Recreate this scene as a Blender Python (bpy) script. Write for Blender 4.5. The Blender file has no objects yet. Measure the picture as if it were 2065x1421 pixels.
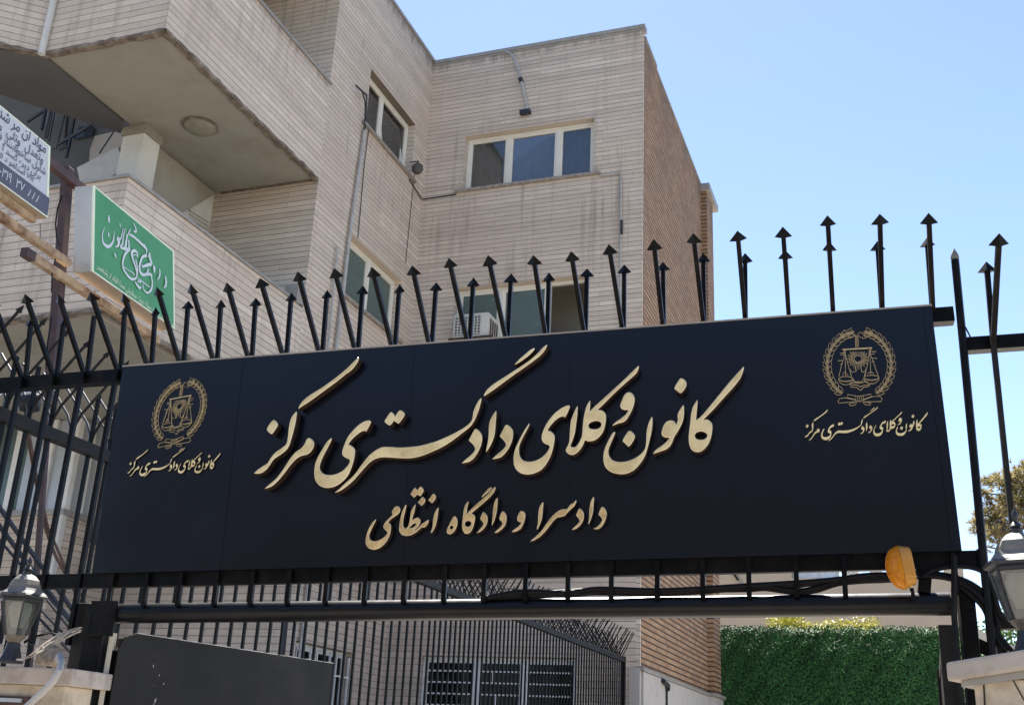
import bpy, bmesh, math, random
from mathutils import Vector, Matrix
random.seed(7)
R = math.radians
SC = bpy.context.scene
COL = SC.collection

# ------------------------------------------------------------------ camera, world, sun, exposure
# world axes follow the apartment building: +x along its front wall, +y into the plot, z up
CAM = Vector((0, 0, 1.6))
ROW_R = Vector((0.9416373, 0.3334805, 0.0459341))
ROW_D = Vector((-0.0747583, 0.3402076, -0.9373740))
ROW_F = Vector((-0.3282231, 0.8792324, 0.3452826))
FPX, PCX, PCY = 2234.187, 1032.5, 710.5
cd = bpy.data.cameras.new('camera')
cd.sensor_width = 36.0
cd.lens = 36.0 * FPX / 2065.0
cd.clip_start = 0.05
cd.clip_end = 2000
co = bpy.data.objects.new('camera', cd)
COL.objects.link(co)
mm = Matrix.Identity(4)
for i in range(3):
    mm[i][0] = ROW_R[i]; mm[i][1] = -ROW_D[i]; mm[i][2] = -ROW_F[i]; mm[i][3] = CAM[i]
co.matrix_world = mm
SC.camera = co

SUN_EL, SUN_AZ = R(58), R(112)          # azimuth from +x towards +y: high behind the building, a little to the left
wd = bpy.data.worlds.new('World'); SC.world = wd
wd.use_nodes = True
nt = wd.node_tree; nt.nodes.clear()
wo = nt.nodes.new('ShaderNodeOutputWorld'); bg = nt.nodes.new('ShaderNodeBackground')
sky = nt.nodes.new('ShaderNodeTexSky'); sky.sky_type = 'NISHITA'; sky.sun_disc = False
sky.sun_elevation = SUN_EL; sky.sun_rotation = math.pi / 2 - SUN_AZ
sky.air_density = 0.9; sky.dust_density = 0.25; sky.ozone_density = 1.4; sky.altitude = 1200
bg.inputs['Strength'].default_value = 0.069
tintn = nt.nodes.new('ShaderNodeMix'); tintn.data_type = 'RGBA'; tintn.blend_type = 'MULTIPLY'
tintn.inputs[0].default_value = 1.0
[i for i in tintn.inputs if i.identifier == 'B_Color'][0].default_value = (1.05, 0.985, 0.975, 1)   # warm white balance
nt.links.new(sky.outputs[0], [i for i in tintn.inputs if i.identifier == 'A_Color'][0])
nt.links.new([o for o in tintn.outputs if o.identifier == 'Result_Color'][0], bg.inputs[0]); nt.links.new(bg.outputs[0], wo.inputs[0])
sl = bpy.data.lights.new('sun', 'SUN'); sl.energy = 5.0; sl.angle = R(0.5); sl.color = (1.0, 0.95, 0.87)
so = bpy.data.objects.new('sun', sl); COL.objects.link(so)
sd = Vector((math.cos(SUN_EL) * math.cos(SUN_AZ), math.cos(SUN_EL) * math.sin(SUN_AZ), math.sin(SUN_EL)))
so.rotation_euler = sd.to_track_quat('Z', 'Y').to_euler()
so.location = (5, 5, 30)
SC.view_settings.view_transform = 'Standard'
SC.view_settings.look = 'None'
SC.view_settings.gamma = 1.0
SC.view_settings.exposure = 2.06
SC.cycles.max_bounces = 8

# ------------------------------------------------------------------ surveying helpers (sight lines cut with real planes)
def ray(px, py):
    a, b = (px - PCX) / FPX, (py - PCY) / FPX
    return ROW_R * a + ROW_D * b + ROW_F
def hit(px, py, n, p0):
    r = ray(px, py); n = Vector(n); p0 = Vector(p0)
    return CAM + r * ((p0 - CAM).dot(n) / r.dot(n))
def hx(px, py, d): return hit(px, py, (1, 0, 0), (d, 0, 0))
def hy(px, py, d): return hit(px, py, (0, 1, 0), (0, d, 0))
def hz(px, py, d): return hit(px, py, (0, 0, 1), (0, 0, d))
def dep(px, py, d): return CAM + ray(px, py) * d

# gate frame: u along the gate, w up in its plane, n away from the street
GA, GT = R(5.249), R(-1.6276)
GU = Vector((math.cos(GA) * math.cos(GT), math.sin(GA) * math.cos(GT), -math.sin(GT)))
GN = Vector((-math.sin(GA), math.cos(GA), 0))
GW = GU.cross(GN)
GO = Vector((-3.156, 3.665, 3.115))
GH = Vector((math.cos(GA), math.sin(GA), 0))     # horizontal along the gate
def g3(u, w, n=0.0): return GO + GU * u + GW * w + GN * n
def G(px, py, n=0.0): return hit(px, py, GN, GO + GN * n)
def guw(px, py, n=0.0):
    q = G(px, py, n) - GO
    return q.dot(GU), q.dot(GW)

# ------------------------------------------------------------------ object helpers
def tag(o, label=None, cat=None, group=None, kind=None):
    if label: o['label'] = label
    if cat: o['category'] = cat
    if group: o['group'] = group
    if kind: o['kind'] = kind
    return o
def thing(name, label, cat, loc, group=None):
    o = bpy.data.objects.new(name, None); COL.objects.link(o)
    o.empty_display_size = 0.1
    o.location = loc
    return tag(o, label, cat, group)
def adopt(o, parent):
    if parent is not None:
        o.parent = parent
        # parents are unrotated, so world-space meshes stay where they were modelled
        p, off = parent, Vector((0, 0, 0))
        base = Vector(p.location)
        while p.parent is not None:
            p = p.parent
            base = base + Vector(p.location)
        if parent.type == 'EMPTY':
            o.matrix_parent_inverse = Matrix.Translation(-base)
    return o
class MB:
    def __init__(s): s.v = []; s.f = []; s.m = []
    def face(s, pts, m=0):
        b = len(s.v); s.v += [tuple(p) for p in pts]; s.f.append(list(range(b, b + len(pts)))); s.m.append(m)
    def hexa(s, p, m=0):          # 8 corners: bottom ring 0-3, top ring 4-7
        b = len(s.v); s.v += [tuple(q) for q in p]
        for f in ((3, 2, 1, 0), (4, 5, 6, 7), (0, 1, 5, 4), (1, 2, 6, 5), (2, 3, 7, 6), (3, 0, 4, 7)):
            s.f.append([b + i for i in f]); s.m.append(m)
    def box(s, x0, x1, y0, y1, z0, z1, m=0):
        s.hexa([(x0, y0, z0), (x1, y0, z0), (x1, y1, z0), (x0, y1, z0), (x0, y0, z1), (x1, y0, z1), (x1, y1, z1), (x0, y1, z1)], m)
    def obox(s, o, a, b, c, m=0):  # corner + three edge vectors
        o = Vector(o); a = Vector(a); b = Vector(b); c = Vector(c)
        s.hexa([o, o + a, o + a + b, o + b, o + c, o + a + c, o + a + b + c, o + b + c], m)
    def gbox(s, u0, u1, w0, w1, n0, n1, m=0):
        s.hexa([g3(u0, w0, n0), g3(u1, w0, n0), g3(u1, w0, n1), g3(u0, w0, n1), g3(u0, w1, n0), g3(u1, w1, n0), g3(u1, w1, n1), g3(u0, w1, n1)], m)
    def prism(s, pts, vec, m=0, mside=None):
        vec = Vector(vec); k = len(pts); b = len(s.v); mside = m if mside is None else mside
        s.v += [tuple(p) for p in pts] + [tuple(Vector(p) + vec) for p in pts]
        s.f.append(list(range(b, b + k))); s.m.append(m)
        s.f.append(list(range(b + 2 * k - 1, b + k - 1, -1))); s.m.append(m)
        for i in range(k):
            j = (i + 1) % k
            s.f.append([b + i, b + j, b + k + j, b + k + i]); s.m.append(mside)
    def bar(s, p0, p1, rx, ry=None, ref=None, m=0):   # square bar
        p0 = Vector(p0); p1 = Vector(p1); ry = rx if ry is None else ry
        d = (p1 - p0).normalized(); ref = Vector(ref) if ref else GU
        if abs(d.dot(ref)) > 0.95: ref = Vector((0, 0, 1))
        b = d.cross(ref).normalized(); a = b.cross(d).normalized()
        q = lambda p: [p - a * rx - b * ry, p + a * rx - b * ry, p + a * rx + b * ry, p - a * rx + b * ry]
        s.hexa(q(p0) + q(p1), m)
    def tube(s, pts, r, n=8, m=0, caps=True):
        pts = [Vector(p) for p in pts]; rs = r if isinstance(r, (list, tuple)) else [r] * len(pts)
        prev = None; rings = []
        for i, p in enumerate(pts):
            d = (pts[min(i + 1, len(pts) - 1)] - pts[max(i - 1, 0)]).normalized()
            if prev is None:
                ref = Vector((0, 0, 1)) if abs(d.z) < 0.9 else Vector((1, 0, 0))
                a = d.cross(ref).normalized()
            else:
                a = (prev - d * prev.dot(d)).normalized()
            prev = a; b = d.cross(a)
            base = len(s.v); rings.append(base)
            for k in range(n):
                t = 2 * math.pi * k / n
                s.v.append(tuple(p + (a * math.cos(t) + b * math.sin(t)) * rs[i]))
        for i in range(len(rings) - 1):
            for k in range(n):
                s.f.append([rings[i] + k, rings[i] + (k + 1) % n, rings[i + 1] + (k + 1) % n, rings[i + 1] + k]); s.m.append(m)
        if caps:
            s.f.append([rings[0] + k for k in range(n)][::-1]); s.m.append(m)
            s.f.append([rings[-1] + k for k in range(n)]); s.m.append(m)
    def lathe(s, c, prof, n=16, rot=0.0, m=0, axis=Vector((0, 0, 1)), caps=True):
        c = Vector(c); axis = Vector(axis).normalized()
        ref = Vector((1, 0, 0)) if abs(axis.x) < 0.9 else Vector((0, 1, 0))
        a = (ref - axis * ref.dot(axis)).normalized(); b = axis.cross(a); rings = []
        for (r, z) in prof:
            rings.append(len(s.v))
            for k in range(n):
                t = 2 * math.pi * k / n + rot
                s.v.append(tuple(c + axis * z + (a * math.cos(t) + b * math.sin(t)) * r))
        for i in range(len(rings) - 1):
            for k in range(n):
                s.f.append([rings[i] + k, rings[i] + (k + 1) % n, rings[i + 1] + (k + 1) % n, rings[i + 1] + k]); s.m.append(m)
        if caps:
            s.f.append([rings[0] + k for k in range(n)][::-1]); s.m.append(m)
            s.f.append([rings[-1] + k for k in range(n)]); s.m.append(m)
    def build(s, name, mats, parent=None, smooth=False, recalc=True, bevel=0.0):
        me = bpy.data.meshes.new(name)
        me.from_pydata(s.v, [], s.f)
        if not isinstance(mats, (list, tuple)): mats = [mats]
        for x in mats: me.materials.append(x)
        me.polygons.foreach_set('material_index', s.m)
        bm = bmesh.new(); bm.from_mesh(me)
        if recalc: bmesh.ops.recalc_face_normals(bm, faces=bm.faces)
        if bevel:
            ed = [e for e in bm.edges if len(e.link_faces) == 2 and e.calc_face_angle(0) > 0.6]
            bmesh.ops.bevel(bm, geom=ed, offset=bevel, segments=2, affect='EDGES', profile=0.6, clamp_overlap=True)
        bm.to_mesh(me); bm.free()
        if smooth:
            me.polygons.foreach_set('use_smooth', [True] * len(me.polygons))
            try: me.set_sharp_from_angle(angle=R(40))
            except Exception: pass
        o = bpy.data.objects.new(name, me); COL.objects.link(o)
        adopt(o, parent)
        return o

# ------------------------------------------------------------------ materials
class NT:
    def __init__(s, name):
        s.mat = bpy.data.materials.new(name); s.mat.use_nodes = True
        s.t = s.mat.node_tree; s.n = s.t.nodes
        s.bsdf = s.n['Principled BSDF']
    def new(s, typ, **kw):
        x = s.n.new(typ)
        for k, v in kw.items(): setattr(x, k, v)
        return x
    def link(s, a, b): s.t.links.new(a, b)
    def math(s, op, a, b=None, clamp=False):
        x = s.new('ShaderNodeMath', operation=op); x.use_clamp = clamp
        for i, q in enumerate((a, b)):
            if q is None: continue
            if isinstance(q, (int, float)): x.inputs[i].default_value = q
            else: s.link(q, x.inputs[i])
        return x.outputs[0]
    def mix(s, f, a, b, mode='MIX'):
        x = s.new('ShaderNodeMix', data_type='RGBA', blend_type=mode)
        for sock, q in ((x.inputs['Factor'], f), (x.inputs['A'], a), (x.inputs['B'], b)):
            pass
        ins = {i.identifier: i for i in x.inputs}
        for key, q in (('Factor_Float', f), ('A_Color', a), ('B_Color', b)):
            if isinstance(q, (int, float)): ins[key].default_value = q
            elif isinstance(q, (tuple, list)): ins[key].default_value = (*q[:3], 1)
            else: s.link(q, ins[key])
        return [o for o in x.outputs if o.identifier == 'Result_Color'][0]
    def ramp(s, f, stops):
        x = s.new('ShaderNodeValToRGB'); e = x.color_ramp.elements
        while len(e) < len(stops): e.new(0.5)
        for i, (p, c) in enumerate(stops):
            e[i].position = p; e[i].color = (c, c, c, 1) if isinstance(c, (int, float)) else (*c, 1)
        s.link(f, x.inputs[0]); return x.outputs[0]
    def noise(s, vec, scale, detail=4, rough=0.55):
        x = s.new('ShaderNodeTexNoise'); x.inputs['Scale'].default_value = scale
        x.inputs['Detail'].default_value = detail; x.inputs['Roughness'].default_value = rough
        if vec is not None: s.link(vec, x.inputs['Vector'])
        return x.outputs['Fac']
    def pos(s): return s.new('ShaderNodeNewGeometry').outputs['Position']
    def bump(s, h, strength, dist):
        x = s.new('ShaderNodeBump'); x.inputs['Strength'].default_value = strength; x.inputs['Distance'].default_value = dist
        s.link(h, x.inputs['Height']); s.link(x.outputs[0], s.bsdf.inputs['Normal'])
    def wallvec(s):               # (distance along the wall, height)
        g = s.new('ShaderNodeNewGeometry')
        p = s.new('ShaderNodeSeparateXYZ'); s.link(g.outputs['Position'], p.inputs[0])
        n = s.new('ShaderNodeSeparateXYZ'); s.link(g.outputs['True Normal'], n.inputs[0])
        h = s.math('SUBTRACT', s.math('MULTIPLY', p.outputs[1], n.outputs[0]), s.math('MULTIPLY', p.outputs[0], n.outputs[1]))
        c = s.new('ShaderNodeCombineXYZ'); s.link(h, c.inputs[0]); s.link(p.outputs[2], c.inputs[1])
        return c.outputs[0], h, p.outputs[2], g.outputs['Position']

def mat(name, col, rough=0.6, metal=0.0, var=0.12, vscale=6.0, bump=0.0, bscale=60.0, spec=0.5, coat=0.0, dirt=None, dscale=2.0, damt=0.5):
    m = NT(name); p = m.pos()
    c = m.mix(m.ramp(m.noise(p, vscale, 5), [(0.3, 0.0), (0.7, 1.0)]), tuple(x * (1 - var) for x in col), tuple(min(1, x * (1 + var)) for x in col))
    if dirt:
        c = m.mix(m.math('MULTIPLY', m.ramp(m.noise(p, dscale, 8, 0.65), [(0.48, 0.0), (0.68, 1.0)]), damt), c, dirt)
    m.link(c, m.bsdf.inputs['Base Color'])
    r = m.math('ADD', m.math('MULTIPLY', m.noise(p, vscale * 3, 4), 0.16), rough - 0.08, True)
    m.link(r, m.bsdf.inputs['Roughness'])
    m.bsdf.inputs['Metallic'].default_value = metal
    m.bsdf.inputs['Specular IOR Level'].default_value = spec
    if coat: m.bsdf.inputs['Coat Weight'].default_value = coat
    if bump: m.bump(m.noise(p, bscale, 4), bump, 0.01)
    return m.mat

def stone(name, tint, roww=1.9, rowh=0.084, joint=0.0085, streak=1.0, topz=13.8, dark=(0.115, 0.09, 0.07)):
    m = NT(name); vec, h, z, pos = m.wallvec()
    b = m.new('ShaderNodeTexBrick'); m.link(vec, b.inputs['Vector'])
    b.offset = 0.37; b.offset_frequency = 2; b.squash = 1.0
    b.inputs['Scale'].default_value = 1.0; b.inputs['Brick Width'].default_value = roww
    b.inputs['Row Height'].default_value = rowh; b.inputs['Mortar Size'].default_value = joint * 0.5
    b.inputs['Mortar Smooth'].default_value = 0.25; b.inputs['Bias'].default_value = 0.0
    b.inputs['Color1'].default_value = (tint[0] * 0.93, tint[1] * 0.915, tint[2] * 0.905, 1)
    b.inputs['Color2'].default_value = (tint[0] * 1.06, tint[1] * 1.06, tint[2] * 1.055, 1)
    b.inputs['Mortar'].default_value = (*dark, 1)
    # head joints are tight and hardly show; the bed joints are the visible lines
    w = m.math('ABSOLUTE', m.math('SUBTRACT', m.math('FRACT', m.math('DIVIDE', z, rowh)), 0.5))
    bed = m.math('GREATER_THAN', w, 0.5 - joint * 0.62 / rowh)
    head = m.math('MULTIPLY', m.math('SUBTRACT', 1.0, bed), b.outputs['Fac'])
    c = m.mix(head, b.outputs['Color'], (tint[0] * 0.66, tint[1] * 0.64, tint[2] * 0.62))
    # soft mottling of each stone strip, long along the course
    mp = m.new('ShaderNodeMapping'); mp.inputs['Scale'].default_value = (2.2, 11.6, 1); m.link(vec, mp.inputs['Vector'])
    f = m.ramp(m.noise(mp.outputs[0], 1.3, 4), [(0.3, 0.88), (0.72, 1.07)])
    c = m.mix(1.0, c, f, 'MULTIPLY')
    f = m.ramp(m.noise(pos, 38.0, 3), [(0.3, 0.93), (0.7, 1.05)])
    c = m.mix(1.0, c, f, 'MULTIPLY')
    wn = m.new('ShaderNodeTexWhiteNoise', noise_dimensions='1D'); m.link(m.math('FLOOR', m.math('DIVIDE', z, rowh)), wn.inputs['W'])
    c = m.mix(1.0, c, m.ramp(wn.outputs['Value'], [(0.0, 0.90), (1.0, 1.06)]), 'MULTIPLY')
    # grime in large patches and rain streaks running down
    f = m.ramp(m.noise(pos, 0.55, 6, 0.6), [(0.35, 0.0), (0.75, 0.5)])
    c = m.mix(m.math('MULTIPLY', f, 0.75 * streak), c, (tint[0] * 0.66, tint[1] * 0.60, tint[2] * 0.54))
    mp = m.new('ShaderNodeMapping'); mp.inputs['Scale'].default_value = (7.0, 0.35, 1); m.link(vec, mp.inputs['Vector'])
    f = m.ramp(m.noise(mp.outputs[0], 1.0, 6, 0.62), [(0.52, 0.0), (0.72, 1.0)])
    f = m.math('MULTIPLY', f, m.ramp(m.noise(pos, 0.42, 3), [(0.42, 0.1), (0.6, 1.0)]))
    c = m.mix(m.math('MULTIPLY', f, 0.6 * streak), c, (0.23, 0.18, 0.13))
    # narrow run-off marks below sills and pipes
    mp = m.new('ShaderNodeMapping'); mp.inputs['Scale'].default_value = (26.0, 1.1, 1); m.link(vec, mp.inputs['Vector'])
    f = m.math('MULTIPLY', m.ramp(m.noise(mp.outputs[0], 1.0, 3, 0.5), [(0.62, 0.0), (0.72, 1.0)]), m.ramp(m.noise(pos, 0.9, 3), [(0.5, 0.0), (0.66, 1.0)]))
    c = m.mix(m.math('MULTIPLY', f, 0.6 * streak), c, (0.15, 0.115, 0.085))
    # soot under the coping, dripping unevenly
    mp = m.new('ShaderNodeMapping'); mp.inputs['Scale'].default_value = (9.0, 1.2, 1); m.link(vec, mp.inputs['Vector'])
    k = m.math('SUBTRACT', z, topz - 0.20)
    k = m.math('ADD', m.math('MULTIPLY', k, 5.0), m.math('MULTIPLY', m.math('SUBTRACT', m.noise(mp.outputs[0], 1.0, 6, 0.7), 0.55), 3.2), True)
    c = m.mix(m.math('MULTIPLY', k, 0.72), c, (0.135, 0.11, 0.095))
    # single chips and dark spots
    f = m.ramp(m.noise(pos, 5.0, 2), [(0.74, 0.0), (0.80, 1.0)])
    c = m.mix(m.math('MULTIPLY', f, 0.5 * streak), c, (0.16, 0.14, 0.12))
    m.link(c, m.bsdf.inputs['Base Color'])
    m.bsdf.inputs['Roughness'].default_value = 0.78
    hgt = m.math('SUBTRACT', m.math('MULTIPLY', m.noise(pos, 90.0, 3), 0.15), bed)
    m.bump(hgt, 0.6, 0.006)
    return m.mat

def brick(name):
    m = NT(name); vec, h, z, pos = m.wallvec()
    b = m.new('ShaderNodeTexBrick'); m.link(vec, b.inputs['Vector'])
    b.offset = 0.5; b.inputs['Scale'].default_value = 1.0; b.inputs['Brick Width'].default_value = 0.23
    b.inputs['Row Height'].default_value = 0.088; b.inputs['Mortar Size'].default_value = 0.0085
    b.inputs['Mortar Smooth'].default_value = 0.2
    b.inputs['Color1'].default_value = (0.33, 0.175, 0.082, 1); b.inputs['Color2'].default_value = (0.45, 0.285, 0.155, 1)
    b.inputs['Mortar'].default_value = (0.10, 0.062, 0.04, 1)
    # head joints are pale and nearly flush, bed joints are raked deep and dark
    w = m.math('ABSOLUTE', m.math('SUBTRACT', m.math('FRACT', m.math('DIVIDE', z, 0.088)), 0.5))
    bed = m.math('GREATER_THAN', w, 0.5 - 0.15)
    c = m.mix(m.math('MULTIPLY', m.math('SUBTRACT', 1.0, bed), b.outputs['Fac']), b.outputs['Color'], (0.32, 0.20, 0.12))
    c = m.mix(bed, c, (0.065, 0.036, 0.022))
    f = m.ramp(m.noise(pos, 22.0, 4), [(0.3, 0.85), (0.7, 1.1)])
    c = m.mix(1.0, c, f, 'MULTIPLY')
    f = m.ramp(m.noise(pos, 0.8, 7, 0.65), [(0.42, 0.0), (0.72, 1.0)])
    c = m.mix(m.math('MULTIPLY', f, 0.42), c, (0.15, 0.11, 0.08))
    mp = m.new('ShaderNodeMapping'); mp.inputs['Scale'].default_value = (1.6, 0.5, 1); m.link(vec, mp.inputs['Vector'])
    k = m.math('ADD', m.math('MULTIPLY', m.math('SUBTRACT', z, 12.6), 0.55), m.math('MULTIPLY', m.math('SUBTRACT', m.noise(mp.outputs[0], 1.0, 7, 0.7), 0.55), 3.0), True)
    c = m.mix(m.math('MULTIPLY', k, 0.8), c, (0.085, 0.07, 0.058))
    m.link(c, m.bsdf.inputs['Base Color']); m.bsdf.inputs['Roughness'].default_value = 0.85
    m.bump(m.math('SUBTRACT', m.math('MULTIPLY', m.noise(pos, 60.0, 3), 0.2), bed), 0.9, 0.012)
    return m.mat

def glassmat(name, tint=(0.02, 0.025, 0.025), rough=0.03, thru=0.45, ior=2.1):
    m = NT(name)
    m.bsdf.inputs['Base Color'].default_value = (*tint, 1); m.bsdf.inputs['Roughness'].default_value = rough
    m.bsdf.inputs['IOR'].default_value = ior; m.bsdf.inputs['Specular IOR Level'].default_value = 1.0 if ior > 2 else 0.4
    tr = m.new('ShaderNodeBsdfTransparent'); tr.inputs[0].default_value = (0.75, 0.8, 0.8, 1)
    mx = m.new('ShaderNodeMixShader'); mx.inputs[0].default_value = thru
    fr = m.new('ShaderNodeFresnel'); fr.inputs[0].default_value = 1.7
    m.link(m.math('MULTIPLY', m.math('SUBTRACT', 1.0, fr.outputs[0]), thru), mx.inputs[0])
    out = [x for x in m.n if x.type == 'OUTPUT_MATERIAL'][0]
    m.link(m.bsdf.outputs[0], mx.inputs[1]); m.link(tr.outputs[0], mx.inputs[2]); m.link(mx.outputs[0], out.inputs[0])
    return m.mat

def leafmat(name, c0, c1, rough=0.45, trans=0.15):
    m = NT(name); g = m.new('ShaderNodeNewGeometry')
    c = m.ramp(g.outputs['Random Per Island'], [(0.0, c0), (1.0, c1)])
    m.link(c, m.bsdf.inputs['Base Color']); m.bsdf.inputs['Roughness'].default_value = rough
    if trans:
        t = m.new('ShaderNodeBsdfTranslucent'); m.link(c, t.inputs[0])
        mx = m.new('ShaderNodeMixShader'); mx.inputs[0].default_value = trans
        out = [x for x in m.n if x.type == 'OUTPUT_MATERIAL'][0]
        m.link(m.bsdf.outputs[0], mx.inputs[1]); m.link(t.outputs[0], mx.inputs[2]); m.link(mx.outputs[0], out.inputs[0])
    return m.mat

M = {}
M['stone'] = stone('stone_cladding', (0.67, 0.565, 0.462))
M['stone_low'] = stone('stone_cladding_low', (0.62, 0.512, 0.415), rowh=0.094, roww=1.1, topz=40)
M['stone_balc'] = stone('stone_balcony', (0.68, 0.575, 0.47), rowh=0.092, roww=1.2, streak=1.1, topz=11.15)
M['brick'] = brick('brick_side_wall')
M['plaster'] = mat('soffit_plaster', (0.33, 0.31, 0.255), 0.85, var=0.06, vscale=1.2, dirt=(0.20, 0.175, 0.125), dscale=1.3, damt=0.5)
M['plaster_dark'] = mat('interior_shade_grey', (0.105, 0.103, 0.10), 0.85, var=0.08, vscale=2)  # dark grey holds the interior shade of chamfer soffit and stairwell
M['paint_white'] = mat('white_wall_paint', (0.62, 0.60, 0.55), 0.7, var=0.05, vscale=2, dirt=(0.35, 0.3, 0.24), dscale=2.5, damt=0.3)
M['dado'] = mat('grey_white_dado_stone', (0.47, 0.435, 0.39), 0.7, var=0.08, vscale=3, dirt=(0.27, 0.235, 0.20), dscale=3, damt=0.45)
M['beige'] = mat('beige_plaster', (0.45, 0.40, 0.33), 0.85, var=0.06, vscale=1.5)
M['grime'] = mat('rotten_edge_trim', (0.15, 0.115, 0.085), 0.9, var=0.45, vscale=9, bump=0.6, bscale=25, dirt=(0.36, 0.31, 0.25), dscale=7, damt=0.7)
M['coping'] = mat('metal_coping', (0.30, 0.28, 0.25), 0.5, var=0.15)
M['frame'] = mat('cream_window_frame', (0.72, 0.68, 0.58), 0.45, var=0.04)
M['white'] = mat('white_metal', (0.74, 0.73, 0.70), 0.45, var=0.05, dirt=(0.45, 0.40, 0.33), dscale=5, damt=0.3)
M['glass'] = glassmat('window_glass')
M['glassdim'] = glassmat('shaded_window_glass', thru=0.75, ior=1.45)
M['frost'] = mat('frosted_glass', (0.085, 0.125, 0.115), 0.25, var=0.06, vscale=3)
M['room'] = mat('dark_room', (0.10, 0.085, 0.07), 0.9)
M['curtain'] = mat('sheer_curtain', (0.30, 0.31, 0.32), 0.9, var=0.1)
M['sill'] = mat('stone_sill', (0.30, 0.26, 0.22), 0.8, var=0.3, vscale=14, bump=0.4, bscale=40)
M['black'] = mat('black_painted_steel', (0.0024, 0.0025, 0.0030), 0.38, spec=0.13, var=0.25, vscale=20, bump=0.05, bscale=120, dirt=(0.03, 0.026, 0.022), dscale=9, damt=0.3)
M['black2'] = mat('grey_painted_steel', (0.014, 0.014, 0.0138), 0.6, spec=0.2, var=0.2, vscale=14, dirt=(0.035, 0.03, 0.025), dscale=6, damt=0.4)
M['sunlit_arm'] = mat('sunlit_spike_steel', (0.045, 0.043, 0.04), 0.45, var=0.3, vscale=30, spec=0.5)  # paler steel puts sunlight into the colour of the left-leaning arms
M['pipe'] = mat('glossy_black_pipe_enamel', (0.0035, 0.004, 0.006), 0.32, var=0.3, vscale=9, spec=0.26, dirt=(0.014, 0.0125, 0.011), dscale=5, damt=0.4)
M['leafsheet'] = mat('dark_sheet_steel', (0.0075, 0.0072, 0.0062), 0.6, spec=0.15, var=0.12, vscale=3, dirt=(0.022, 0.020, 0.017), dscale=2.2, damt=0.6)
M['chip'] = mat('chipped_top_edge', (0.55, 0.53, 0.5), 0.6)
M['panel'] = mat('navy_black_sign_panel', (0.0012, 0.0030, 0.0090), 0.25, var=0.10, vscale=1.2, spec=0.38)
M['gold'] = mat('brushed_gold_letter', (0.95, 0.74, 0.40), 0.34, metal=0.3, var=0.14, vscale=18, dirt=(0.50, 0.36, 0.13), dscale=8, damt=0.6)
M['gold2'] = mat('darker_gold_letter', (0.74, 0.52, 0.24), 0.34, metal=0.3, var=0.2, vscale=26, dirt=(0.36, 0.23, 0.08), dscale=12, damt=0.7)
M['goldrim'] = mat('polished_gold_rim', (0.95, 0.84, 0.60), 0.35, metal=0.2, var=0.05)
M['bronze'] = mat('dark_bronze_return', (0.055, 0.030, 0.017), 0.45, metal=0.2, var=0.2)
M['goldline'] = mat('gold_vinyl', (0.60, 0.47, 0.26), 0.5, metal=0.2, var=0.12, vscale=40)
M['rust'] = mat('rusty_angle_steel', (0.40, 0.29, 0.185), 0.8, var=0.3, vscale=12, dirt=(0.13, 0.05, 0.018), dscale=5, damt=1.0)
M['rustdark'] = mat('brown_red_primer_steel', (0.060, 0.030, 0.024), 0.55, var=0.25, vscale=8, dirt=(0.12, 0.055, 0.03), dscale=8, damt=0.5)
M['alu'] = mat('lightbox_aluminium', (0.42, 0.44, 0.46), 0.4, metal=0.3, var=0.06, vscale=5)
M['alubeige'] = mat('lightbox_underside', (0.34, 0.27, 0.20), 0.6, var=0.12, vscale=7)
M['green'] = mat('green_sign_face', (0.06, 0.27, 0.095), 0.35, var=0.10, vscale=4)
M['greenedge'] = mat('pale_sign_edge', (0.74, 0.80, 0.62), 0.4, var=0.05)
M['whiteface'] = mat('pale_blue_sign_face', (0.52, 0.54, 0.56), 0.35, var=0.04)
M['signwhite'] = mat('sign_white_print', (0.60, 0.66, 0.69), 0.5, var=0.05)
M['ink'] = mat('navy_print', (0.035, 0.03, 0.07), 0.5)
M['band'] = mat('violet_grey_band', (0.085, 0.085, 0.115), 0.45)
M['yellowprint'] = mat('pale_yellow_print', (0.72, 0.78, 0.55), 0.5)
M['lampblack'] = mat('dark_lantern_metal', (0.022, 0.025, 0.030), 0.42, var=0.2, vscale=30)
M['lampgrey'] = mat('lantern_cap_paint', (0.17, 0.16, 0.145), 0.55, var=0.2, vscale=25, spec=0.3, dirt=(0.33, 0.30, 0.26), dscale=12, damt=0.4)
M['lglass'] = glassmat('lantern_glass', (0.16, 0.17, 0.165), 0.08, 0.72)
M['bulb'] = mat('white_bulb', (0.70, 0.69, 0.63), 0.4, var=0.03)
M['bulbcap'] = mat('grey_bulb_base', (0.30, 0.31, 0.32), 0.4)
M['capstone'] = mat('weathered_cap_stone', (0.46, 0.40, 0.34), 0.8, var=0.12, vscale=9, bump=0.5, bscale=30, dirt=(0.22, 0.17, 0.13), dscale=10, damt=0.6)
M['pillar'] = mat('cream_pillar_stone', (0.56, 0.48, 0.37), 0.8, var=0.1, vscale=6, bump=0.3, bscale=30, dirt=(0.22, 0.16, 0.11), dscale=8, damt=0.65)
M['cream'] = mat('cream_painted_post', (0.66, 0.60, 0.47), 0.55, var=0.07, dirt=(0.4, 0.33, 0.24), dscale=6, damt=0.4)
M['cable'] = mat('black_rubber_cable', (0.005, 0.005, 0.006), 0.55, spec=0.15, var=0.2, vscale=30)
M['wire'] = mat('frayed_wire', (0.50, 0.43, 0.34), 0.7, var=0.3, vscale=60)
M['conduit'] = mat('grey_conduit', (0.42, 0.41, 0.39), 0.55, var=0.1, vscale=10, dirt=(0.2, 0.19, 0.17), dscale=8, damt=0.4)
M['foam'] = mat('brown_foam_lump', (0.30, 0.24, 0.18), 0.95, var=0.45, vscale=40, bump=1.0, bscale=70)
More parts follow.
